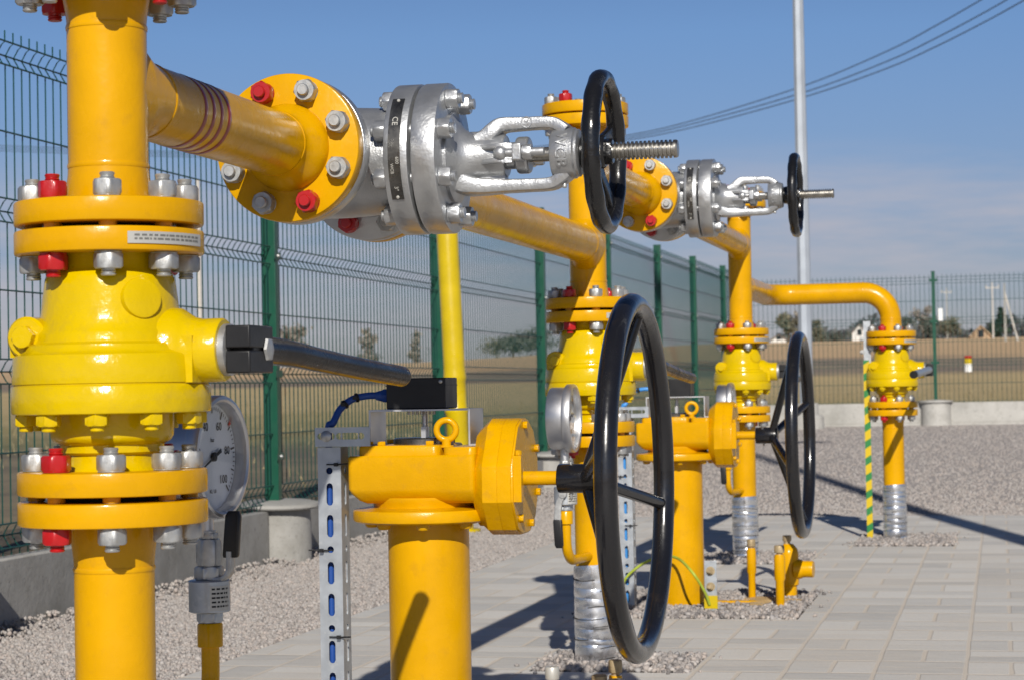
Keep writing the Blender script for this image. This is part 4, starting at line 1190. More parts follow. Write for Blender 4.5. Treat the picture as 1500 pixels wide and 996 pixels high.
def make_gauge_valve(c, col, ztap, label, up):
    """c = gauge centre; tube runs from the riser col up to the gauge"""
    x, y, z = c[0] - 0.017, c[1], c[2]
    t = thing('gauge_valve', (x, y, ztap), label, 'gauge valve', 'small valves under the gauges')
    mb = MB()
    mb.hex((x, y, z - 0.1065), (0, 0, 1), 0.022, 0.008, 0.3)
    mb.cyl((x, y, z - 0.12), (x, y, z - 0.096), 0.0105, n=20)
    mb.hex((x, y, z - 0.1415), (0, 0, 1), 0.029, 0.0345, 0.35)
    mb.hex((x, y, z - 0.1590), (0, 0, 1), 0.034, 0.017, 0.5)
    part('union_nut', mb, 'zinc', t)
    mb = MB()
    mb.lathe([(0.0255, 0), (0.027, 0.0012), (0.027, 0.040), (0.0255, 0.0415), (0.014, 0.0415)], (x, y, z - 0.2010), (0, 0, 1), 40)
    mb.hex((x, y, z - 0.2145), (0, 0, 1), 0.030, 0.0135, 0.2)
    body = part('valve_body', mb, 'strut', t)
    mb = MB(); rings = []
    for i in range(9):
        a = R(22 + 62 * i / 8); q = lambda rr, zz: V((x + math.sin(a) * rr, y - math.cos(a) * rr, zz))
        rings.append([q(.0271, z - 0.198), q(.0276, z - 0.198), q(.0276, z - 0.166), q(.0271, z - 0.166)])
    mb.loft(rings); lb = part('label_plate', mb, 'tag', body)
    mb = MB(); rr = random.Random(5)
    for row in range(5):
        a = R(27)
        while a < R(78):
            da = R(rr.uniform(4, 12)); zz = z - 0.171 - row * 0.0056; a2 = min(a + da, R(80))
            p0 = [V((x + math.sin(aa) * .0279, y - math.cos(aa) * .0279, zz + k)) for aa in (a, a2) for k in (0, 0.0024)]
            mb.add(p0, [(0, 2, 3, 1)]); a += da + R(rr.uniform(2, 5))
    part('printed_lines', mb, 'ink', lb, smooth=False)
    # handle
    mb = MB(); s = 1 if up else -1
    hy = y - 0.006
    if up:
        path = [(x + 0.010, hy, z - 0.1590), (x + 0.022, hy, z - 0.157), (x + 0.0305, hy, z - 0.148), (x + 0.032, hy, z - 0.122)]
        g0, g1 = (x + 0.0325, hy, z - 0.130), (x + 0.0375, hy, z - 0.070)
    else:
        hy = y - 0.033
        path = [(x + 0.002, hy, z - 0.172), (x - 0.008, hy, z - 0.192), (x - 0.012, hy, z - 0.212), (x - 0.013, hy, z - 0.24)]
        g0, g1 = (x - 0.013, hy, z - 0.234), (x - 0.010, hy, z - 0.30)
        mb.cyl((x, y - 0.02, z - 0.175), (x, hy - 0.004, z - 0.175), 0.010, n=20, b=.001)
    mb.bar(smooth_path(path, 5), (0, 1, 0) if up else (1, 0, 0), 0.016, 0.0075 if up else 0.004)
    h = part('handle', mb, 'zinc', t)
    mb = MB(); g0 = V(g0); g1 = V(g1); mb.bar([g0 + (g1 - g0) * q for q in (0, .05, .5, .9, 1.0)], (1, 0, 0), [0.0185, 0.021, 0.021, 0.0205, 0.014], [0.010, .0115, .0115, .0115, .008])
    part('hand_grip', mb, 'rubber', h)
    # yellow tube
    cx, cy = col
    mb = MB(); mb.lathe([(0.0155, 0), (0.0165, 0.001), (0.0165, 0.029), (0.015, 0.031)], (x, y, z - 0.2465), (0, 0, 1), 28)
    r = 0.05; dx, dy = cx - x, cy - y; l = math.hypot(dx, dy); ux, uy = dx / l, dy / l
    pts = [(x, y, z - 0.241), (x, y, ztap + r)]
    for i in range(1, 9):
        a = PI / 2 * i / 8; pts.append((x + ux * r * (1 - math.cos(a)), y + uy * r * (1 - math.cos(a)), ztap + r - r * math.sin(a)))
    pts.append((cx, cy, ztap))
    mb.tube(pts, 0.0118, 20)
    part('tube', mb, 'gold', t)
    return t

ga = (-1.006 + 0.013, 2.600, 0.5895)
g1_ = make_gauge(ga, 'nearest round gauge with white dial behind the left yellow column')
g1_.rotation_euler.z = R(-5); g1_.location.x -= 0.004
make_gauge_valve(ga, C1, 0.264, 'silver valve with upright black grip under the nearest gauge', True)
gb_ = (LX - 0.010, C2[1] - 0.195, 0.600)
make_gauge(gb_, 'steel gauge seen edge-on in front of the middle yellow column')
make_gauge_valve(gb_, C2, 0.266, 'silver valve with hanging black grip below the edge-on middle gauge', False)
gc_ = (LX - 0.022, C3[1] - 0.195, 0.600)
make_gauge(gc_, 'farthest gauge, its rim just showing above the rear gearbox')
make_gauge_valve(gc_, C3, 0.266, 'valve with black grip below the farthest gauge behind the rear gearbox', False)

# ------------------------------------------------------------------ yellow vent tube behind the middle
def vent():
    x, y = -2.490, 9.69
    t = thing('vent_pipe', (x, y, 0), 'bright yellow stepped vent pipe standing on the gravel close to the left fence', 'vent pipe')
    lean = V((-0.036, 0.0, 1)).normalized()
    o = V((x, y, 0))
    mb = MB()
    mb.lathe([(0.0525, -0.1), (0.0525, 0.560), (0.0560, 0.568), (0.0560, 0.582), (0.0510, 0.590), (0.0510, 0.715), (0.0555, 0.722), (0.0545, 0.738), (0.0530, 0.755), (0.0512, 0.785), (0.0512, 1.66), (0.044, 1.70), (0.0, 1.71)], o, lean, 48)
    part('tube', mb, 'vent', t)
    mb = MB(); mb.disc((x, y, 0.004), (0, 0, 1), 0.085, 0.014, n=40); part('base_flange', mb, 'vent', t)
vent()

# ------------------------------------------------------------------ small capped spindles at ground level
def spindle(x, y, h, r, label, cap='rust', capr=None):
    t = thing('capped_standpipe', (x, y, 0), label, 'standpipe', 'small yellow capped standpipes')
    mb = MB(); mb.lathe([(r * 0.78, -0.05), (r * 0.78, h * 0.52), (r, h * 0.56), (r, h * 0.93), (r * 0.85, h)], (x, y, 0), (0, 0, 1), 28)
    part('tube', mb, 'gold', t)
    cr = capr or r * 0.92
    mb = MB(); mb.lathe([(cr * 0.6, h - 0.002), (cr * 0.6, h + 0.004), (cr * .95, h + 0.005), (cr, h + 0.007), (cr, h + 0.024), (cr * 0.9, h + 0.0265), (0.0, h + 0.027)], (x, y, 0), (0, 0, 1), 24)
    part('cap', mb, cap, t)
    return t
spindle(-0.763, 6.535, 0.168, 0.0145, 'slim yellow standpipe with pale cap right of the rear pedestal')
spindle(-0.655, 6.325, 0.165, 0.0165, 'stout yellow standpipe with brown cap in front of the yellow side branch')
spindle(-0.770, 3.600, 0.162, 0.0135, 'yellow standpipe with worn pale cap left of the middle foil wrap at the bottom edge', cap='tag')
spindle(-0.660, 3.607, 0.174, 0.0130, 'yellow standpipe with yellow-smeared cap right of the middle foil wrap at the bottom edge', cap='rust')
def tapped():
    x, y = -0.655, 6.60
    t = thing('service_branch', (x, y, 0), 'short yellow branch fitting with side outlet and two brown caps', 'pipe fitting', 'yellow ground-level fittings')
    mb = MB()
    mb.lathe([(0.024, -0.05), (0.024, 0.045), (0.030, 0.05), (0.031, 0.06), (0.031, 0.145), (0.028, 0.160), (0.018, 0.172), (0.014, 0.176)], (x, y, 0), (0, 0, 1), 36)
    mb.lathe([(0.0255, 0.0), (0.0255, 0.074), (0.0245, 0.077), (0.0, 0.077)], (x, y, 0.098), (1, -0.1, 0), 36)
    mb.lathe([(0.034, 0.02), (0.029, 0.038), (0.0256, 0.046)], (x, y, 0.098), (1, -0.1, 0), 36)
    part('body', mb, 'gold', t)
    mb = MB(); mb.cyl((x - 0.004, y, 0.172), (x - 0.004, y, 0.184), 0.010, n=18); mb.hex((x - 0.004, y, 0.184), (0, 0, 1), 0.024, 0.018, .2)
    part('cap', mb, 'rust', t)
tapped()
def tapped_front():
    x, y = -0.672, 3.552
    t = thing('service_fitting', (x, y, 0), 'low fitting with round pale cap and steel hexagon at the bottom edge', 'pipe fitting', 'yellow ground-level fittings')
    mb = MB(); mb.lathe([(0.024, -0.05), (0.024, 0.05), (0.03, 0.055), (0.03, 0.143), (0.018, 0.158)], (x, y, 0), (0, 0, 1), 32); part('body', mb, 'gold', t)
    mb = MB(); mb.cyl((x - 0.006, y, 0.156), (x - 0.006, y, 0.182), 0.0135, n=24, b=.002); part('cap', mb, 'rust', t)
    mb = MB(); mb.hex((x + 0.024, y, 0.125), (0, 0, 1), 0.026, 0.05, .2); mb.cyl((x + 0.024, y, 0.1), (x + 0.024, y, 0.13), 0.009, n=12); part('hex_nut', mb, 'zinc', t)
tapped_front()

# ------------------------------------------------------------------ earthing strip, wire, striped marker strip
def earthing():
    x, y = -0.843, 6.185
    t = thing('earthing_strip', (x, y, 0), 'short steel earthing strip with two bolts at the foot of the rear pedestal', 'earthing strip')
    mb = MB(); mb.box((x - 0.018, y - 0.002, -0.05), (x + 0.018, y + 0.002, 0.158)); part('strip', mb, 'strut', t, bevel=.0008)
    for z in (0.082, 0.128):
        mb = MB(); mb.lathe([(0.013, 0), (0.013, .0015)], (x, y - .002, z), (0, -1, 0), 20); mb.hex((x, y - .0035, z), (0, -1, 0), 0.017, 0.010, .2); mb.cyl((x, y - .0135, z), (x, y - .02, z), .005, n=12)
        part('bolt', mb, 'rust', t)
    mb = MB(); mb.box((x - 0.0195, y - 0.0035, 0.018), (x + 0.0195, y + 0.0035, 0.056)); part('yellow_tag', mb, 'vent', t)
    mb = MB(); pts = [(x - 0.004, y - 0.006, 0.03), (x - 0.016, y - 0.02, 0.07), (x - 0.05, y - 0.04, 0.13), (-0.957, 6.25, 0.163), (-1.03, 6.27, 0.155), (-1.10, 6.27, 0.11), (-1.128, 6.275, 0.06), (-1.135, 6.285, 0.03)]
    mb.tube(smooth_path(pts, 6), 0.0042, 10)
    solo('earth_wire', mb, 'greenyellow', 'green-yellow earth wire arching past the rear pedestal to its strut', 'wire', (-0.99, 6.24, 0.0))
earthing()
def striped():
    x, y = C4[0] - 0.105, C4[1] - 0.02
    t = thing('marker_strip', (x, y, 0), 'upright strip with yellow and green warning stripes on the far right riser', 'marker strip')
    mb = MB(); mb.box((x - 0.0125, y - 0.002, -0.03), (x + 0.0125, y + 0.002, 0.765)); part('striped_band', mb, 'hazard', t)
    mb = MB(); mb.box((x - 0.010, y + 0.0025, 0.72), (x + 0.020, y + 0.006, 0.93)); ps = part('steel_arm', mb, 'strut', t)
    for z in (0.80, 0.855):
        mb = MB(); mb.hex((x - 0.016, y, z), (0, -1, 0), 0.018, 0.012, .3); mb.cyl((x - 0.016, y + .006, z), (x - 0.016, y - .02, z), .005, n=10); part('bolt', mb, 'zinc', ps)
striped()

# ------------------------------------------------------------------ ground
def zg(x, y):
    """yard level: flat by the pipes, rising gently towards the far fence"""
    return 0.0 if y < 11 else 0.17 * min(1, (y - 11) / 13.7)
YX0, YX1, YY0, YY1 = -2.85, 14.0, -9.0, 24.72
def grid_sheet(xs, ys, zf, skip=None):
    mb = MB(); idx = {}
    vs = []; fs = []
    for j, yy in enumerate(ys):
        for i, xx in enumerate(xs):
            vs.append((xx, yy, zf(xx, yy)))
    n = len(xs)
    for j in range(len(ys) - 1):
        for i in range(n - 1):
            if skip and skip((xs[i] + xs[i + 1]) / 2, (ys[j] + ys[j + 1]) / 2): continue
            fs.append((j * n + i, j * n + i + 1, (j + 1) * n + i + 1, (j + 1) * n + i))
    mb.add(vs, fs)
    return mb
struct('gravel_yard', grid_sheet([YX0, -2, 0, 4, 8, YX1], [YY0, 0, 4, 8, 11, 13, 15, 17, 19, 21, 23, YY1], zg), 'gravelbed')
PVX0, PVY1 = -1.90, 10.72
PVX1, PVY0 = 6.0, -6.0
PATCH = [(-1.215, -0.575, 6.02, 6.80), (-1.13, -0.72, 7.86, 8.36), (-1.10, -0.72, 4.88, 5.20), (-0.60, -0.20, 8.72, 9.34), (-1.215, -0.575, 3.18, 3.96), (-1.2, -0.75, 2.0, 2.75)]
def inpatch(x, y):
    return any(a < x < b and c < y < d for a, b, c, d in PATCH)
def paving():
    xs = sorted(set([PVX0, PVX1] + [q for p in PATCH for q in p[:2]])); ys = sorted(set([PVY0, PVY1] + [q for p in PATCH for q in p[2:]]))
    mb = MB()
    for j in range(len(ys) - 1):
        for i in range(len(xs) - 1):
            if inpatch((xs[i] + xs[i + 1]) / 2, (ys[j] + ys[j + 1]) / 2): continue
            mb.add([(xs[i], ys[j], 0.006), (xs[i + 1], ys[j], 0.006), (xs[i + 1], ys[j + 1], 0.006), (xs[i], ys[j + 1], 0.006)], [(0, 1, 2, 3)])
    struct('paving', mb, 'paving')
paving()

def prof_z(d):
    return float(np.interp(d, [0, 26, 35, 50, 65, 90, 150, 300, 345, 450, 3000], [.2, .2, .36, .72, 1.0, 1.75, 3.25, 6.75, 7.3, 7.5, 7.5]))
def tz(x, y):
    d = math.hypot(x, y)
    z = prof_z(d)
    az = math.degrees(math.atan2(x, y))
    fac = min(0.97, max(0.6, 1 + .042 * (az + 7.2)))
    if z > 0.75: z = 0.75 + (z - 0.75) * fac
    return z
def spaced(a, b, dens):
    out = [a]; v = a
    return out
xs = [-2500, -1600, -1000, -650, -450, -340, -270, -210, -170, -140, -115, -95, -78, -64, -52, -43, -35, -28, -22, -17, -13, -10, -7.5, -5.5, -4, YX0, 0, 4, 8, YX1, 20, 28, 40, 60, 90, 130, 200, 300, 450, 700, 1200, 2500]
ys = [-600, -200, -60, -25, YY0, 0, 6, 12, 18, YY1, 27, 30, 34, 38, 43, 48, 54, 60, 67, 75, 84, 94, 105, 118, 132, 150, 170, 190, 215, 240, 265, 290, 315, 340, 370, 420, 500, 650, 900, 1400, 3000]
struct('field', grid_sheet(xs, ys, tz, skip=lambda x, y: YX0 < x < YX1 and YY0 < y < YY1), 'field', smooth=True)

mb = MB(); ring = []
for k in range(40):
    a = 2 * PI * k / 40; rr_ = 1 + .22 * math.sin(3 * a + 1) + .13 * math.sin(7 * a) + .08 * math.sin(13 * a + 2)
    ring.append((-0.715 + math.cos(a) * 0.105 * rr_, 6.47 + math.sin(a) * 0.13 * rr_))
mb.loft([[V((a, b, 0.002)) for a, b in ring], [V((-0.715 + (a + 0.715) * .8, 6.47 + (b - 6.47) * .8, 0.014)) for a, b in ring], [V((-0.715 + (a + 0.715) * .3, 6.47 + (b - 6.47) * .3, 0.021)) for a, b in ring]], cap0=False)
struct('sand', mb, 'sand', smooth=True)
mb = MB(); mb.box((-0.885, 6.395, 0.0), (-0.705, 6.435, 0.019)); pl_ = solo('footplate', mb, 'gold', 'yellow flat bar lying in the gravel between pedestal and slim standpipe', 'flat bar', (-0.795, 6.415, 0.0))
md = pl_.modifiers.new('bevel', 'BEVEL'); md.width = 0.004; md.segments = 2
# loose stones (nobody could count them)
ICO_V = []
ICO_F = []
def ico():
    p = (1 + 5 ** .5) / 2
    v = [(-1, p, 0), (1, p, 0), (-1, -p, 0), (1, -p, 0), (0, -1, p), (0, 1, p), (0, -1, -p), (0, 1, -p), (p, 0, -1), (p, 0, 1), (-p, 0, -1), (-p, 0, 1)]
    f = [(0, 11, 5), (0, 5, 1), (0, 1, 7), (0, 7, 10), (0, 10, 11), (1, 5, 9), (5, 11, 4), (11, 10, 2), (10, 7, 6), (7, 1, 8), (3, 9, 4), (3, 4, 2), (3, 2, 6), (3, 6, 8), (3, 8, 9), (4, 9, 5), (2, 4, 11), (6, 2, 10), (8, 6, 7), (9, 8, 1)]
    return np.array(v) / np.linalg.norm(v[0]), np.array(f)
IV, IF = ico()
def stones(name, pts, sizes, m):
    n = len(pts)
    base = np.repeat(IV[None], n, 0) * (1 + rng.uniform(-.30, .30, (n, 12, 1)))
    sc = rng.uniform(.55, 1.25, (n, 1, 3)) * sizes[:, None, None]
    base = base * sc
    q = rng.normal(size=(n, 4)); q /= np.linalg.norm(q, axis=1, keepdims=True)
    w, x, y, z = q.T
    Rm = np.stack([np.stack([1 - 2 * (y * y + z * z), 2 * (x * y - z * w), 2 * (x * z + y * w)], 1),
                   np.stack([2 * (x * y + z * w), 1 - 2 * (x * x + z * z), 2 * (y * z - x * w)], 1),
                   np.stack([2 * (x * z - y * w), 2 * (y * z + x * w), 1 - 2 * (x * x + y * y)], 1)], 1)
    vv = np.einsum('nij,nkj->nki', Rm, base) + pts[:, None, :]
    ff = IF[None] + (np.arange(n) * 12)[:, None, None]
    me = bpy.data.meshes.new(name)
    me.vertices.add(n * 12); me.vertices.foreach_set('co', vv.reshape(-1))
    me.loops.add(n * 60); me.loops.foreach_set('vertex_index', ff.reshape(-1).astype(np.int32))
    me.polygons.add(n * 20); me.polygons.foreach_set('loop_start', np.arange(0, n * 60, 3, dtype=np.int32))
    me.update(calc_edges=True); me.validate()
    me.materials.append(M[m])
    o = bpy.data.objects.new(name, me); COL.objects.link(o); o['kind'] = 'stuff'
    return o
def scatter(n, x0, x1, y0, y1, s0, s1, zoff=0.25):
    px_ = rng.uniform(x0, x1, n); py_ = rng.uniform(y0, y1, n); s = rng.uniform(s0, s1, n)
    pz = np.where(py_ < 11, 0.0, 0.17 * np.clip((py_ - 11) / 13.7, 0, 1)) + s * zoff
    return np.stack([px_, py_, pz], 1), s
A = [scatter(52000, -2.82, PVX0 - 0.015, 4.2, 11.0, 0.0038, 0.0080), scatter(34000, -2.8, 3.2, PVY1 + 0.02, 24.5, 0.0048, 0.0085), scatter(36000, -2.8, 6.4, PVY1 + 0.02, 24.5, 0.0048, 0.0085)]
for k in (1, 2):                                        # thin out smoothly towards the far fence
    p_, s_ = A[k]
    y_ = PVY1 + 0.02 + (24.5 - PVY1) * ((p_[:, 1] - PVY1) / (24.5 - PVY1)) ** 2.2
    p_[:, 1] = y_; p_[:, 2] = np.where(y_ < 11, 0.0, 0.17 * np.clip((y_ - 11) / 13.7, 0, 1)) + s_ * 0.25
# gravel heaped against the plinth
hx = rng.uniform(0, 1, 5000) ** 1.6; hy = rng.uniform(4.2, 24, 5000); hs = rng.uniform(.004, .008, 5000)
A.append((np.stack([-2.815 + hx * 0.22, hy, np.where(hy < 11, 0, .17 * np.clip((hy - 11) / 13.7, 0, 1)) + (1 - hx) * 0.022 + hs * .3], 1), hs))
stones('gravel', np.concatenate([a[0] for a in A]), np.concatenate([a[1] for a in A]), 'stones')
Bp = []
for (a, b, c, d) in PATCH:
    ar = (b - a) * (d - c); p_, s_ = scatter(int(ar * 11000), a + .004, b - .004, c + .004, d - .004, 0.004, 0.0095, 0.5)
    p_[:, 2] += rng.uniform(0, 0.010, len(p_)); Bp.append((p_, s_))
    k = int(ar * 350); p_, s_ = scatter(k, a - .05, b + .05, c - .05, d + .05, 0.003, 0.006, 0.6); p_[:, 2] += 0.006; Bp.append((p_, s_))
stones('crushed_stone', np.concatenate([a[0] for a in Bp]), np.concatenate([a[1] for a in Bp]), 'darkstones')

# ------------------------------------------------------------------ fences
WD = 0.0024
RODS = [(1.724, 0), (1.654, 0), (1.455, 0), (1.258, 0), (1.188, 0), (0.987, 0), (0.786, 0), (0.714, 0), (0.511, 0), (0.305, 0), (0.234, 0)]
FOLDS = [(1.724, 1.654), (1.258, 1.188), (0.786, 0.714), (0.305, 0.234)]
def wire_profile():
    """(outward offset, z) from the bottom to the spike"""
    p = [(0, 0.212)]
    for zt, zb in reversed(FOLDS):
        zm = (zt + zb) / 2
        p += [(0, zb), (0.010, zb + 0.008), (0.026, zm), (0.010, zt - 0.008), (0, zt)]
    p.append((0, 1.757))
    return p
def panel_mb(p0, p1, out, dz, n):
    """wire panel between two ground points (x,y); out = outward unit vector"""
    p0 = V((*p0, 0)); p1 = V((*p1, 0)); d = p1 - p0; ln = d.length; d.normalize(); out = V((*out, 0))
    mb = MB(); pr = wire_profile()
    for i in range(n):
        b = p0 + d * (ln * (i + 0.5) / n)
        rings = []
        for off, z in pr:
            c = b + out * off + V((0, 0, z + dz))
            rings.append([c + d * WD + out * WD * 0.2, c + out * WD * 1.0, c - d * WD - out * .2 * WD, c - out * WD * 1.0])
        mb.loft(rings)
    for z, o_ in RODS:
        mb.tube([p0 + V((0, 0, z + dz)) - out * WD * 1.9, p1 + V((0, 0, z + dz)) - out * WD * 1.9], WD * 1.15, 6)
    for zt, zb in FOLDS:
        zm = (zt + zb) / 2
        mb.tube([p0 + V((0, 0, zm + dz)) + out * 0.0235, p1 + V((0, 0, zm + dz)) + out * 0.0235], WD * 1.1, 6)
    return mb
def post_mb(x, y, dz, along):
    mb = MB(); a, b = (0.020, 0.030) if along == 'y' else (0.030, 0.020)
    mb.box((x - b, y - a, 0.10), (x + b, y + a, 1.785 + dz)); mb.box((x - b - .002, y - a - .002, 1.785 + dz), (x + b + .002, y + a + .002, 1.795 + dz))
    return mb
FX = -2.845
PY = [2.7, 5.26, 8.05, 10.64, 13.18, 15.56, 17.95, 20.10, 22.34, 24.72]
fence_left = thing('wire_mesh_fence', (FX, PY[0], 0), 'long green wire mesh fence running along the left side of the yard', 'fence')
for i in range(len(PY) - 1):
    dz = zg(0, (PY[i] + PY[i + 1]) / 2)
    n = int(round((PY[i + 1] - PY[i]) / 0.0545))
    part('wire_panel', panel_mb((FX, PY[i] + 0.02), (FX, PY[i + 1] - 0.02), (-1, 0), dz, n), 'greenwire', fence_left, smooth=False)
for i, yy in enumerate(PY):
    dz = zg(0, yy)
    po = part('fence_post', post_mb(FX - 0.004, yy, dz, 'y'), 'green', fence_left, bevel=.003)
    for zz in (1.69, 1.22, 0.75, 0.42):
        mb = MB(); mb.box((FX + 0.0265, yy - 0.040, zz + dz - 0.014), (FX + 0.0305, yy + 0.040, zz + dz + 0.014)); cl = part('clip', mb, 'green', po)
    mb = MB()
    for zz in (1.69, 1.22, 0.42):
        mb.lathe([(0.008, 0), (0.008, .004), (0.004, .009), (0.0, .0095)], (FX + 0.0305, yy, zz + dz), (1, 0, 0), 12)
    part('clip_bolt', mb, 'zinc', po)
FY = 24.75
PXs = [FX, -0.735, 1.77, 4.27, 6.77, 9.27, 11.77]
fence_far = thing('wire_mesh_fence', (PXs[1], FY, 0), 'green wire mesh fence across the far end of the yard in front of the field', 'fence')
for i in range(len(PXs) - 1):
    n = int(round((PXs[i + 1] - PXs[i]) / 0.0545))
    part('wire_panel', panel_mb((PXs[i] + 0.02, FY), (PXs[i + 1] - 0.02, FY), (0, 1), 0.135, n), 'greenwire', fence_far, smooth=False)
for xx in PXs[1:]:
    po = part('fence_post', post_mb(xx, FY + 0.004, 0.135, 'x'), 'green', fence_far, bevel=.003)
    for zz in (1.69, 1.22, 0.75):
        mb = MB(); mb.box((xx - 0.045, FY - 0.0305, zz + 0.12), (xx + 0.045, FY - 0.0265, zz + 0.15)); part('clip', mb, 'green', po)
mb = MB(); mb.box((PXs[1] + 0.05, FY - 0.02, 1.36), (PXs[1] + 0.10, FY - 0.012, 1.50)); 
solo('white_tag', mb, 'white', 'small white plastic tag hanging on the far fence beside its post', 'tag', (PXs[1] + 0.07, FY - 0.016, 1.36))

# concrete boards and post footings
for i in range(len(PY) - 1):
    dz = zg(0, (PY[i] + PY[i + 1]) / 2)
    y0, y1 = PY[i] + 0.14, PY[i + 1] - 0.14
    mb = MB(); mb.box((FX - 0.03, y0, -0.1), (FX + 0.025, y1, 0.208 + dz)); 
    lab = ['grey concrete kerb board under the fence just outside the left edge of view', 'concrete kerb board under the left fence at the left picture edge', 'concrete kerb board beyond the nearest fence footing, behind the slotted strut'][i] if i < 3 else None
    o = solo('concrete_board', mb, 'concretegrey', lab or 'low grey concrete board of the left fence far behind the yellow vent tube', 'kerb board', (FX, (y0 + y1) / 2, 0), 'concrete boards under the left fence')
    md = o.modifiers.new('bevel', 'BEVEL'); md.width = 0.006; md.segments = 2
LABF = {2: 'round concrete footing with lid at the nearest green fence post', 3: 'concrete footing at the fence post behind the yellow vent tube', 4: 'concrete footing at the fence post left of the middle column'}
for i, yy in enumerate(PY):
    dz = zg(0, yy)
    t = thing('concrete_footing', (FX, yy, dz), LABF.get(i, 'far concrete footing of the left fence beyond the middle column' if i > 2 else 'concrete footing outside the left picture edge'), 'footing', 'concrete footings of the left fence')
    mb = MB(); mb.lathe([(0.128, -0.1), (0.128, 0.1), (0.124, 0.212)], (FX + 0.02, yy, dz), (0, 0, 1), 40)
    part('block', mb, 'concretegrey', t)
    mb = MB(); mb.lathe([(0.10, 0.2115), (0.158, 0.218), (0.163, 0.224), (0.160, 0.236), (0.13, 0.243), (0.0, 0.246)], (FX + 0.02, yy, dz), (0.02, -0.03, 1), 36)
    part('lid', mb, 'concretegrey', t)
for i in range(len(PXs) - 1):
    x0, x1 = PXs[i] + 0.16, PXs[i + 1] - 0.16
    mb = MB(); mb.box((x0, FY - 0.025, 0.0), (x1, FY + 0.03, 0.43))
    lab = {0: 'pale concrete board under the far fence, left of the lamp post and far right riser', 1: 'pale concrete board under the far fence at the right picture edge'}.get(i, 'pale concrete board under the far fence beyond the right picture edge')
    solo('concrete_board', mb, 'concrete', lab, 'kerb board', ((x0 + x1) / 2, FY, 0.17), 'concrete boards under the far fence')
    xx = PXs[i + 1]
    t = thing('concrete_footing', (xx, FY, 0.17), 'pale concrete footing with lid at the far fence post right of the far riser' if i == 0 else 'pale concrete footing of the far fence beyond the right picture edge', 'footing', 'concrete footings of the far fence')
    mb = MB(); mb.lathe([(0.17, -0.1), (0.168, 0.26)], (xx, FY - 0.02, 0.17), (0, 0, 1), 32); part('block', mb, 'concrete', t)
    mb = MB(); mb.lathe([(0.14, 0.258), (0.195, 0.264), (0.195, 0.283), (0.0, 0.295)], (xx, FY - 0.02, 0.17), (0, 0, 1), 32); part('lid', mb, 'concrete', t)

# ------------------------------------------------------------------ lamp posts
def lamp_post(x, y, h, label, base=0.30, arms=True):
    z0 = zg(x, y)
    t = thing('lamp_post', (x, y, z0), label, 'lamp post', 'grey steel lamp posts')
    mb = MB(); mb.lathe([(0.080, z0 + base - 0.02), (0.078, z0 + 1.2), (0.045, z0 + h)], (x, y, 0), (0, 0, 1), 8, rot=0.35)
    part('pole', mb, 'polegrey', t, angle=20)
    mb = MB(); mb.lathe([(0.2, -0.2), (0.19, base * .45), (0.17, base * .5), (0.17, base * 0.52)], (x, y, z0), (0, 0, 1), 24); mb.lathe([(0.13, base * .5), (0.13, base - .01)], (x, y, z0), (0, 0, 1), 24)
    part('foundation', mb, 'concrete', t)
    if arms:
        for s in (-1, 1):
            mb = MB(); mb.tube(smooth_path([(x, y, z0 + h - 0.05), (x + s * 0.15, y, z0 + h + 0.05), (x + s * 0.55, y, z0 + h + 0.1)], 5), 0.03, 12); part('arm', mb, 'polegrey', t)
            mb = MB(); mb.lathe([(0.0, 0), (0.09, 0.02), (0.11, 0.25), (0.08, 0.5), (0.0, 0.55)], (x + s * 0.5, y, z0 + h + 0.1), (s, 0, 0.08), 16); part('lamp_head', mb, 'polegrey', t)
    return t
lamp_post(-2.15, 24.1, 9.2, 'tall tapered grey lamp post by the far fence')
lamp_post(0.965, 5.35, 8.9, 'tall grey lamp post just outside the right edge, casting the long shadow across the gravel', base=0.12)

# ------------------------------------------------------------------ overhead cables and utility poles
lines = [[(4.17, 45.92, 11.5), (2.37, 52.44, 11.42), (0.82, 56.7, 11.26), (-0.25, 59.23, 11.11), (-1.63, 62.15, 10.91), (-3.14, 65.04, 10.71), (-6.06, 69.92, 10.48), (-10.58, 76.27, 10.32), (-13.77, 80.15, 10.33), (-17.96, 84.72, 10.61), (-21.77, 88.45, 10.97), (-30.22, 95.72, 11.94), (-42.37, 104.43, 13.5), (-53.36, 111.1, 14.94), (-65.48, 117.5, 16.53), (-85.78, 126.62, 19.07)],
         [(4.16, 45.93, 11.02), (2.36, 52.45, 10.96), (0.81, 56.71, 10.84), (-0.26, 59.24, 10.71), (-1.64, 62.16, 10.55), (-3.15, 65.05, 10.4), (-6.06, 69.92, 10.26), (-10.58, 76.27, 10.2), (-13.77, 80.16, 10.24), (-17.97, 84.72, 10.52), (-21.77, 88.46, 10.88), (-30.23, 95.72, 11.83), (-42.38, 104.43, 13.38), (-53.37, 111.1, 14.8), (-65.48, 117.51, 16.37), (-85.78, 126.62, 18.89)],
         [(4.15, 45.94, 10.71), (2.36, 52.45, 10.66), (0.8, 56.72, 10.56), (-0.26, 59.24, 10.45), (-1.64, 62.16, 10.31), (-3.15, 65.05, 10.19), (-6.07, 69.92, 10.1), (-10.58, 76.28, 10.07), (-13.77, 80.16, 10.15), (-17.97, 84.73, 10.44), (-21.77, 88.46, 10.78), (-30.23, 95.72, 11.72), (-42.38, 104.43, 13.25), (-53.37, 111.1, 14.66), (-65.49, 117.51, 16.22), (-85.78, 126.63, 18.7)]]
for l, w in zip(lines, ('topmost', 'middle', 'lowest')):
    mb = MB(); mb.tube(smooth_path(l, 6), 0.017, 8)
    solo('power_cable', mb, 'cablegrey', w + ' of the three dark overhead cables sweeping up to the right', 'cable', l[4], 'overhead cables')
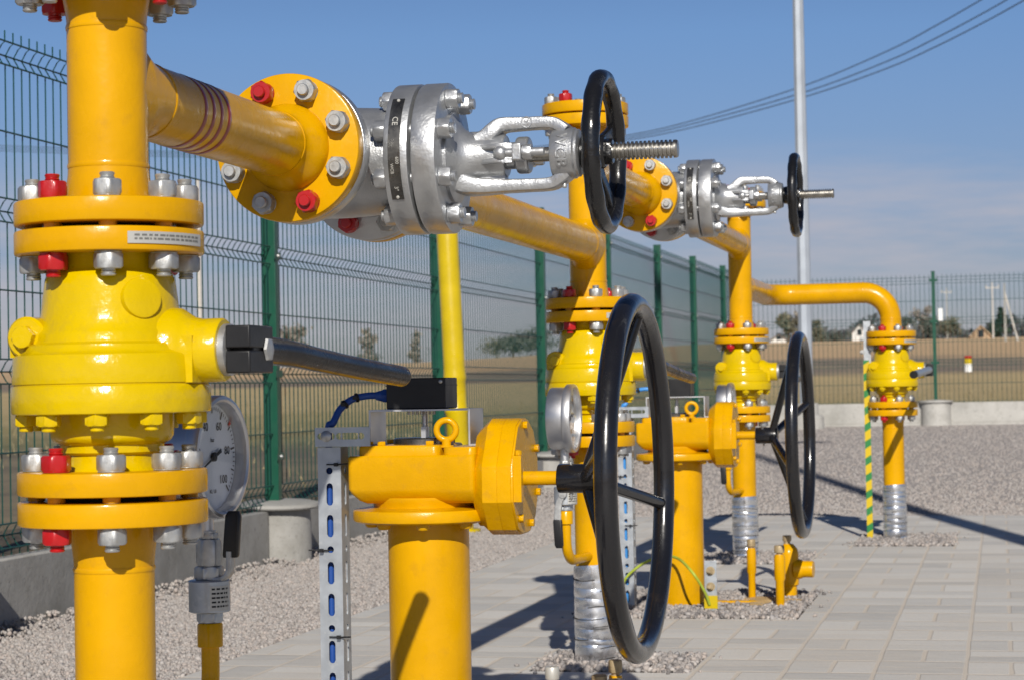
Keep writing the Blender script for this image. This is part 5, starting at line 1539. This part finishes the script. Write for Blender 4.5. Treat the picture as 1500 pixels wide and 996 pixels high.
def util(x, y, h, label, r=0.13, strut=False, arm=True):
    z = tz(x, y); t = thing('utility_pole', (x, y, z), label, 'utility pole', 'utility poles in the fields')
    mb = MB(); mb.cyl((x, y, z - 0.5), (x, y, z + h), r, r * 0.6, 10)
    part('pole', mb, 'utility', t)
    if arm:
        mb = MB(); mb.box((x - 0.8, y - 0.05, z + h - 0.7), (x + 0.8, y + 0.05, z + h - 0.58)); 
        for k in (-0.7, 0, 0.7): mb.cyl((x + k, y, z + h - 0.58), (x + k, y, z + h - 0.3), 0.05, n=8)
        part('crossarm', mb, 'utility', t)
    if strut:
        mb = MB(); mb.cyl((x + h * 0.22, y, z - 0.3), (x, y, z + h * 0.85), r * 0.9, r * 0.7, 10); part('strut', mb, 'utility', t)
util(-40.5, 103.5, 10.2, 'pale utility pole beyond the left fence behind the nearest column', 0.14, arm=False)
util(0.45, 184.9, 4.9, 'leaning-strut utility pole beside the small conifer on the right skyline', 0.11, strut=True, arm=False)
util(-0.78, 256.3, 6.6, 'thin utility pole left of the conifer on the right skyline', 0.12)
util(-7.26, 306, 7.2, 'thin utility pole on the skyline just right of the far fence post', 0.10)

# ------------------------------------------------------------------ vegetation
def leaf_cloud(mb, pts, size, flat=1.0):
    for p in pts:
        d = V((random.gauss(0, 1), random.gauss(0, 1), random.gauss(0, 1))).normalized(); _, u, w = frame(d)
        s = size * random.uniform(.6, 1.4)
        a = random.uniform(0, PI)
        u2 = u * math.cos(a) + w * math.sin(a); w2 = w * math.cos(a) - u * math.sin(a)
        mb.add([V(p) - u2 * s, V(p) + w2 * s * .6, V(p) + u2 * s, V(p) - w2 * s * .6], [(0, 1, 2, 3)])
def make_tree(name, x, y, h, w, m, label, shape='round', n=700, group='trees on the skyline', trunkh=None, dens=1.0):
    h *= 1.04; w *= 1.1; n = int(n * 1.5)
    z = tz(x, y) - 0.1
    t = thing(name, (x, y, z), label, 'tree' if h > 2.6 else 'shrub', group)
    mb = MB(); 
    mb.tube([(x, y, z - 0.2), (x + .02 * h, y, z + h * .35), (x - .01 * h, y, z + h * .8)], [h * .03, h * .022, h * .006], 8)
    limbs = []
    for k in range(9):
        a = random.uniform(0, 2 * PI); zz = random.uniform(.25, .75) * h; l = w * .45 * random.uniform(.5, 1)
        e = V((x + math.cos(a) * l, y + math.sin(a) * l, z + zz + l * .6)); limbs.append(e)
        mb.tube([(x, y, z + zz), ((x + e.x) / 2, (y + e.y) / 2, z + zz + l * .2), e], [h * .012, h * .008, h * .003], 5)
    part('trunk', mb, 'bark', t)
    # clumps
    cl = []
    nc = 16 if shape != 'wide' else 26
    for k in range(nc):
        if shape == 'cone':
            zz = random.uniform(.08, .95); rr = w / 2 * (1 - zz) * random.uniform(.3, 1); cs = w * .16 * (1.15 - zz)
        elif shape == 'tall':
            zz = random.uniform(.12, .92); rr = w / 2 * random.uniform(.1, .8) * (1 - abs(zz - .45) * .9); cs = w * .22
        elif shape == 'wide':
            zz = random.uniform(.1, .75); rr = w / 2 * random.uniform(0, 1); cs = h * .2
        else:
            zz = random.uniform(.28, .86); rr = w / 2 * random.uniform(.1, .85) * math.sqrt(max(.05, 1 - ((zz - .55) / .5) ** 2)); cs = w * .17
        a = random.uniform(0, 2 * PI)
        cl.append((V((x + math.cos(a) * rr, y + math.sin(a) * rr, z + zz * h)), cs))
    mb = MB(); pts = []
    for c, cs in cl:
        for _ in range(int(n / nc * dens)):
            d = V((random.gauss(0, 1), random.gauss(0, 1), random.gauss(0, .8)))
            pts.append(c + d * cs * .62)
    leaf_cloud(mb, pts, max(.12, h * .050))
    part('crown', mb, m, t, smooth=False)
    return t
make_tree('broadleaf_tree', -29.2, 301, 4.3, 2.9, 'leafolive', 'full olive tree on the skyline left of the lamp post', n=900)
make_tree('broadleaf_tree', -27.9, 303, 4.2, 1.5, 'leafbare', 'thin bare tree hard against the left of the lamp post on the skyline', 'tall', n=420)
make_tree('broadleaf_tree', -26.9, 322, 3.4, 2.0, 'leafolive', 'pointed olive tree on the skyline just right of the lamp post', 'tall', n=650)
make_tree('shrub', -24.6, 330, 2.1, 6.2, 'leafdark', 'low dark bush row on the skyline right of the lamp post', 'wide', n=1100)
make_tree('shrub', -31.6, 318, 1.5, 3.0, 'leafdark', 'low dark bush behind the third yellow column on the skyline', 'wide', n=500)
make_tree('broadleaf_tree', -13.3, 305, 3.2, 3.4, 'leafdark', 'dark tree on the skyline just right of the far riser flange', n=800)
make_tree('broadleaf_tree', -10.6, 305, 4.8, 3.0, 'leafbare', 'nearly bare tree on the skyline left of the far fence post', n=380)
make_tree('broadleaf_tree', -9.6, 300, 2.9, 3.2, 'leafdark', 'dark bushy tree behind the far fence post', n=800)
make_tree('broadleaf_tree', -6.6, 292, 2.7, 3.4, 'leafolive', 'broad olive bushy tree right of the far fence post', n=900)
make_tree('conifer', 0.10, 300, 4.2, 3.0, 'conifer', 'dark green conifer on the right skyline', 'cone', n=1000)
make_tree('broadleaf_tree', -49.1, 142.6, 3.5, 2.3, 'leafbare', 'sparse brown tree behind the nearest green fence post', n=560)
make_tree('broadleaf_tree', -72.7, 239.8, 4.5, 1.9, 'leafbare', 'slim sparse tree beyond the left fence, above the lever end', 'tall', n=460)
make_tree('broadleaf_tree', -69.9, 250, 4.3, 1.5, 'leafbare', 'slimmest sparse tree between the lever end and the vent tube', 'tall', n=360)
make_tree('shrub', -74.4, 245, 2.0, 3.0, 'leafdark', 'dark bush at the foot of the slim sparse trees beyond the left fence', 'wide', n=520)
make_tree('shrub', -71.5, 270.8, 2.1, 3.4, 'leafdark', 'dark bush just left of the yellow vent tube on the skyline', 'wide', n=520)
make_tree('shrub', -60.6, 254, 2.5, 3.6, 'leafolive', 'olive bush clump right of the yellow vent tube on the skyline', 'round', n=650)
make_tree('broadleaf_tree', -58.0, 252, 3.0, 3.6, 'leafdark', 'dark round tree left of the middle column on the skyline', n=850)
make_tree('broadleaf_tree', -55.4, 254, 3.2, 4.4, 'leafdark', 'widest dark tree clump touching the middle column on the skyline', n=950)
# far wood along the right skyline, too far to count
def far_wood():
    mb = MB(); pts = []
    for k in range(5200):
        a = R(random.uniform(-5.2, 6)); d = random.uniform(560, 620)
        x, y = math.sin(a) * d, math.cos(a) * d
        hgt = 8.6 + 1.4 * math.sin(a * 90) + 1.0 * math.sin(a * 211 + 1)
        pts.append((x, y, 7.5 + random.uniform(0, 1) ** .7 * hgt))
    leaf_cloud(mb, pts, 0.9)
    o = mesh_obj('far_wood', mb, 'forest', (0, 0, 0), False); o['kind'] = 'stuff'
far_wood()

# dry grass tufts behind the fences (countless)
def grass():
    mb = MB(); r_ = random.Random(4)
    for k in range(8000):
        if k % 2: x, y = -2.9 - r_.uniform(0.03, 1) ** 1.3 * 12, 5 + r_.uniform(0, 1) ** .7 * 32
        else: x, y = r_.uniform(-6, 8), FY + 0.1 + r_.uniform(0, 1) ** 1.4 * 16
        z = tz(x, y); h = r_.uniform(.03, .13); a = r_.uniform(0, PI); dx, dy = math.cos(a) * .006, math.sin(a) * .006
        lx, ly = r_.gauss(0, .035), r_.gauss(0, .035)
        mb.add([(x - dx, y - dy, z - .01), (x + dx, y + dy, z - .01), (x + lx, y + ly, z + h)], [(0, 1, 2)])
    o = mesh_obj('dry_grass', mb, 'dry', (0, 0, 0), False); o['kind'] = 'stuff'
grass()

# ------------------------------------------------------------------ far houses and marker
def house(x, y, w, d, hw, hr, wall, roof, label):
    z = tz(x, y) - 0.2
    t = thing('house', (x, y, z), label, 'house', 'small houses on the skyline')
    mb = MB(); mb.loft([[V((x - w / 2, y + k, z)), V((x + w / 2, y + k, z)), V((x + w / 2, y + k, z + hw)), V((x, y + k, z + hw + hr - .12)), V((x - w / 2, y + k, z + hw))] for k in (0, d)])
    part('wall', mb, wall, t, smooth=False)
    mb = MB()
    for s in (-1, 1):
        mb.loft([[V((x + s * (w / 2 + .25), y + k, z + hw - .2)), V((x, y + k, z + hw + hr)), V((x, y + k, z + hw + hr - .14)), V((x + s * (w / 2 + .22), y + k, z + hw - .34))] for k in (-.3, d + .3)])
    part('roof', mb, roof, t, smooth=False)
    mb = MB(); mb.box((x - .35, y - .03, z + hw * .7), (x + .35, y - .001, z + hw * .7 + .9)); part('window', mb, 'darkglass', t, smooth=False)
    return t
house(-2.3, 266, 2.6, 5, 0.5, 1.35, 'wood', 'wood', 'small brown gabled house on the right skyline between bushes and conifer')
house(-30.6, 301, 2.2, 3, 0.8, 0.5, 'whitewall', 'roof', 'tiny white house at the foot of the olive tree left of the lamp post')
house(-20.6, 322, 2.2, 4, 1.6, 1.2, 'whitewall', 'roof', 'small white house with dark roof left of the far riser on the skyline')
def marker():
    x, y = -0.90, 61.3; z = tz(x, y) - 0.35
    t = thing('marker_post', (x, y, z), 'short white marker post with yellow and red top out in the field', 'marker post')
    mb = MB(); mb.cyl((x, y, z), (x, y, z + 0.58), 0.105, n=20); part('shaft', mb, 'white', t)
    mb = MB(); mb.cyl((x, y, z + 0.58), (x, y, z + 0.73), 0.107, n=20); part('yellow_band', mb, 'vent', t)
    mb = MB(); mb.cyl((x, y, z + 0.73), (x, y, z + 0.80), 0.109, n=20, b=.02); part('red_cap', mb, 'red', t)
marker()

# ------------------------------------------------------------------ light, sky, camera
SUN_EL, SUN_AZ_LEFT = 30.2, 13.6           # light travels 13.6 deg left of +Y
world = bpy.data.worlds.new('World'); scene.world = world; world.use_nodes = True
nt = world.node_tree
bg = nt.nodes['Background']
sky = nt.nodes.new('ShaderNodeTexSky'); sky.sky_type = 'NISHITA'; sky.sun_disc = False
sky.sun_elevation = R(SUN_EL)
sky.altitude = 150; sky.air_density = 1.0; sky.dust_density = 0.6; sky.ozone_density = 1.6
# direction towards the sun: behind the camera (-Y), slightly right
sd = V((math.sin(R(SUN_AZ_LEFT)) * math.cos(R(SUN_EL)), -math.cos(R(SUN_AZ_LEFT)) * math.cos(R(SUN_EL)), math.sin(R(SUN_EL))))
sky.sun_rotation = math.atan2(sd.x, sd.y)
# thin clouds low in the sky
tc = nt.nodes.new('ShaderNodeTexCoord')
mp = nt.nodes.new('ShaderNodeMapping'); mp.inputs['Scale'].default_value = (2.2, 2.2, 15); mp.inputs['Location'].default_value = (0.7, 0.2, 0.4)
nt.links.new(tc.outputs['Generated'], mp.inputs['Vector'])
cn = noise(nt, mp.outputs[0], 2.6, 7, 0.62)
sp = nt.nodes.new('ShaderNodeSeparateXYZ'); nt.links.new(tc.outputs['Generated'], sp.inputs[0])
band = ramp(nt, sp.outputs['Z'], [(0.0, (0.5,) * 3), (0.03, (0.8,) * 3), (0.075, (1,) * 3), (0.115, (0,) * 3)])
cf = math_(nt, 'MULTIPLY', ramp(nt, cn, [(0.40, (0,) * 3), (0.66, (0.8,) * 3)]), band)
grade = ramp(nt, sp.outputs['Z'], [(0.0, (.78, .78, 1.10)), (0.07, (.76, .79, 1.10)), (0.165, (.76, .95, 1.32)), (0.34, (.44, .56, .80)), (0.9, (.36, .46, .66))])
skyc = mixc(nt, 1.0, sky.outputs['Color'], grade, 'MULTIPLY')
mixn = mixc(nt, cf, skyc, (8.6, 8.2, 9.0))
nt.links.new(mixn, bg.inputs['Color'])
bg.inputs['Strength'].default_value = 0.060
sl = bpy.data.lights.new('sun', 'SUN'); sl.energy = 5.0; sl.angle = R(0.55); sl.color = (1.0, 0.945, 0.86)
so = bpy.data.objects.new('sun', sl); COL.objects.link(so)
so.rotation_euler = (-sd).to_track_quat('-Z', 'Y').to_euler()
so.location = sd * 30

cam = bpy.data.cameras.new('camera'); co = bpy.data.objects.new('camera', cam); COL.objects.link(co)
th = R(12.99); pt = math.atan(72 / 3100); rho = R(1.07)
f = V((-math.sin(th) * math.cos(pt), math.cos(th) * math.cos(pt), math.sin(pt)))
r0 = V((math.cos(th), math.sin(th), 0)); u0 = r0.cross(f)
cr = r0 * math.cos(rho) - u0 * math.sin(rho); cu = u0 * math.cos(rho) + r0 * math.sin(rho)
mw = Matrix((cr, cu, -f)).transposed().to_4x4(); mw.translation = (0, 0, 0.67)
co.matrix_world = mw
cam.sensor_width = 36; cam.lens = 36 * 3100 / 1500
cam.clip_start = 0.05; cam.clip_end = 6000
cam.dof.use_dof = True; cam.dof.focus_distance = 3.1; cam.dof.aperture_fstop = 17
scene.camera = co
scene.view_settings.view_transform = 'Standard'; scene.view_settings.look = 'None'
scene.view_settings.exposure = -0.06; scene.view_settings.gamma = 1.0
scene.view_settings.use_curve_mapping = False
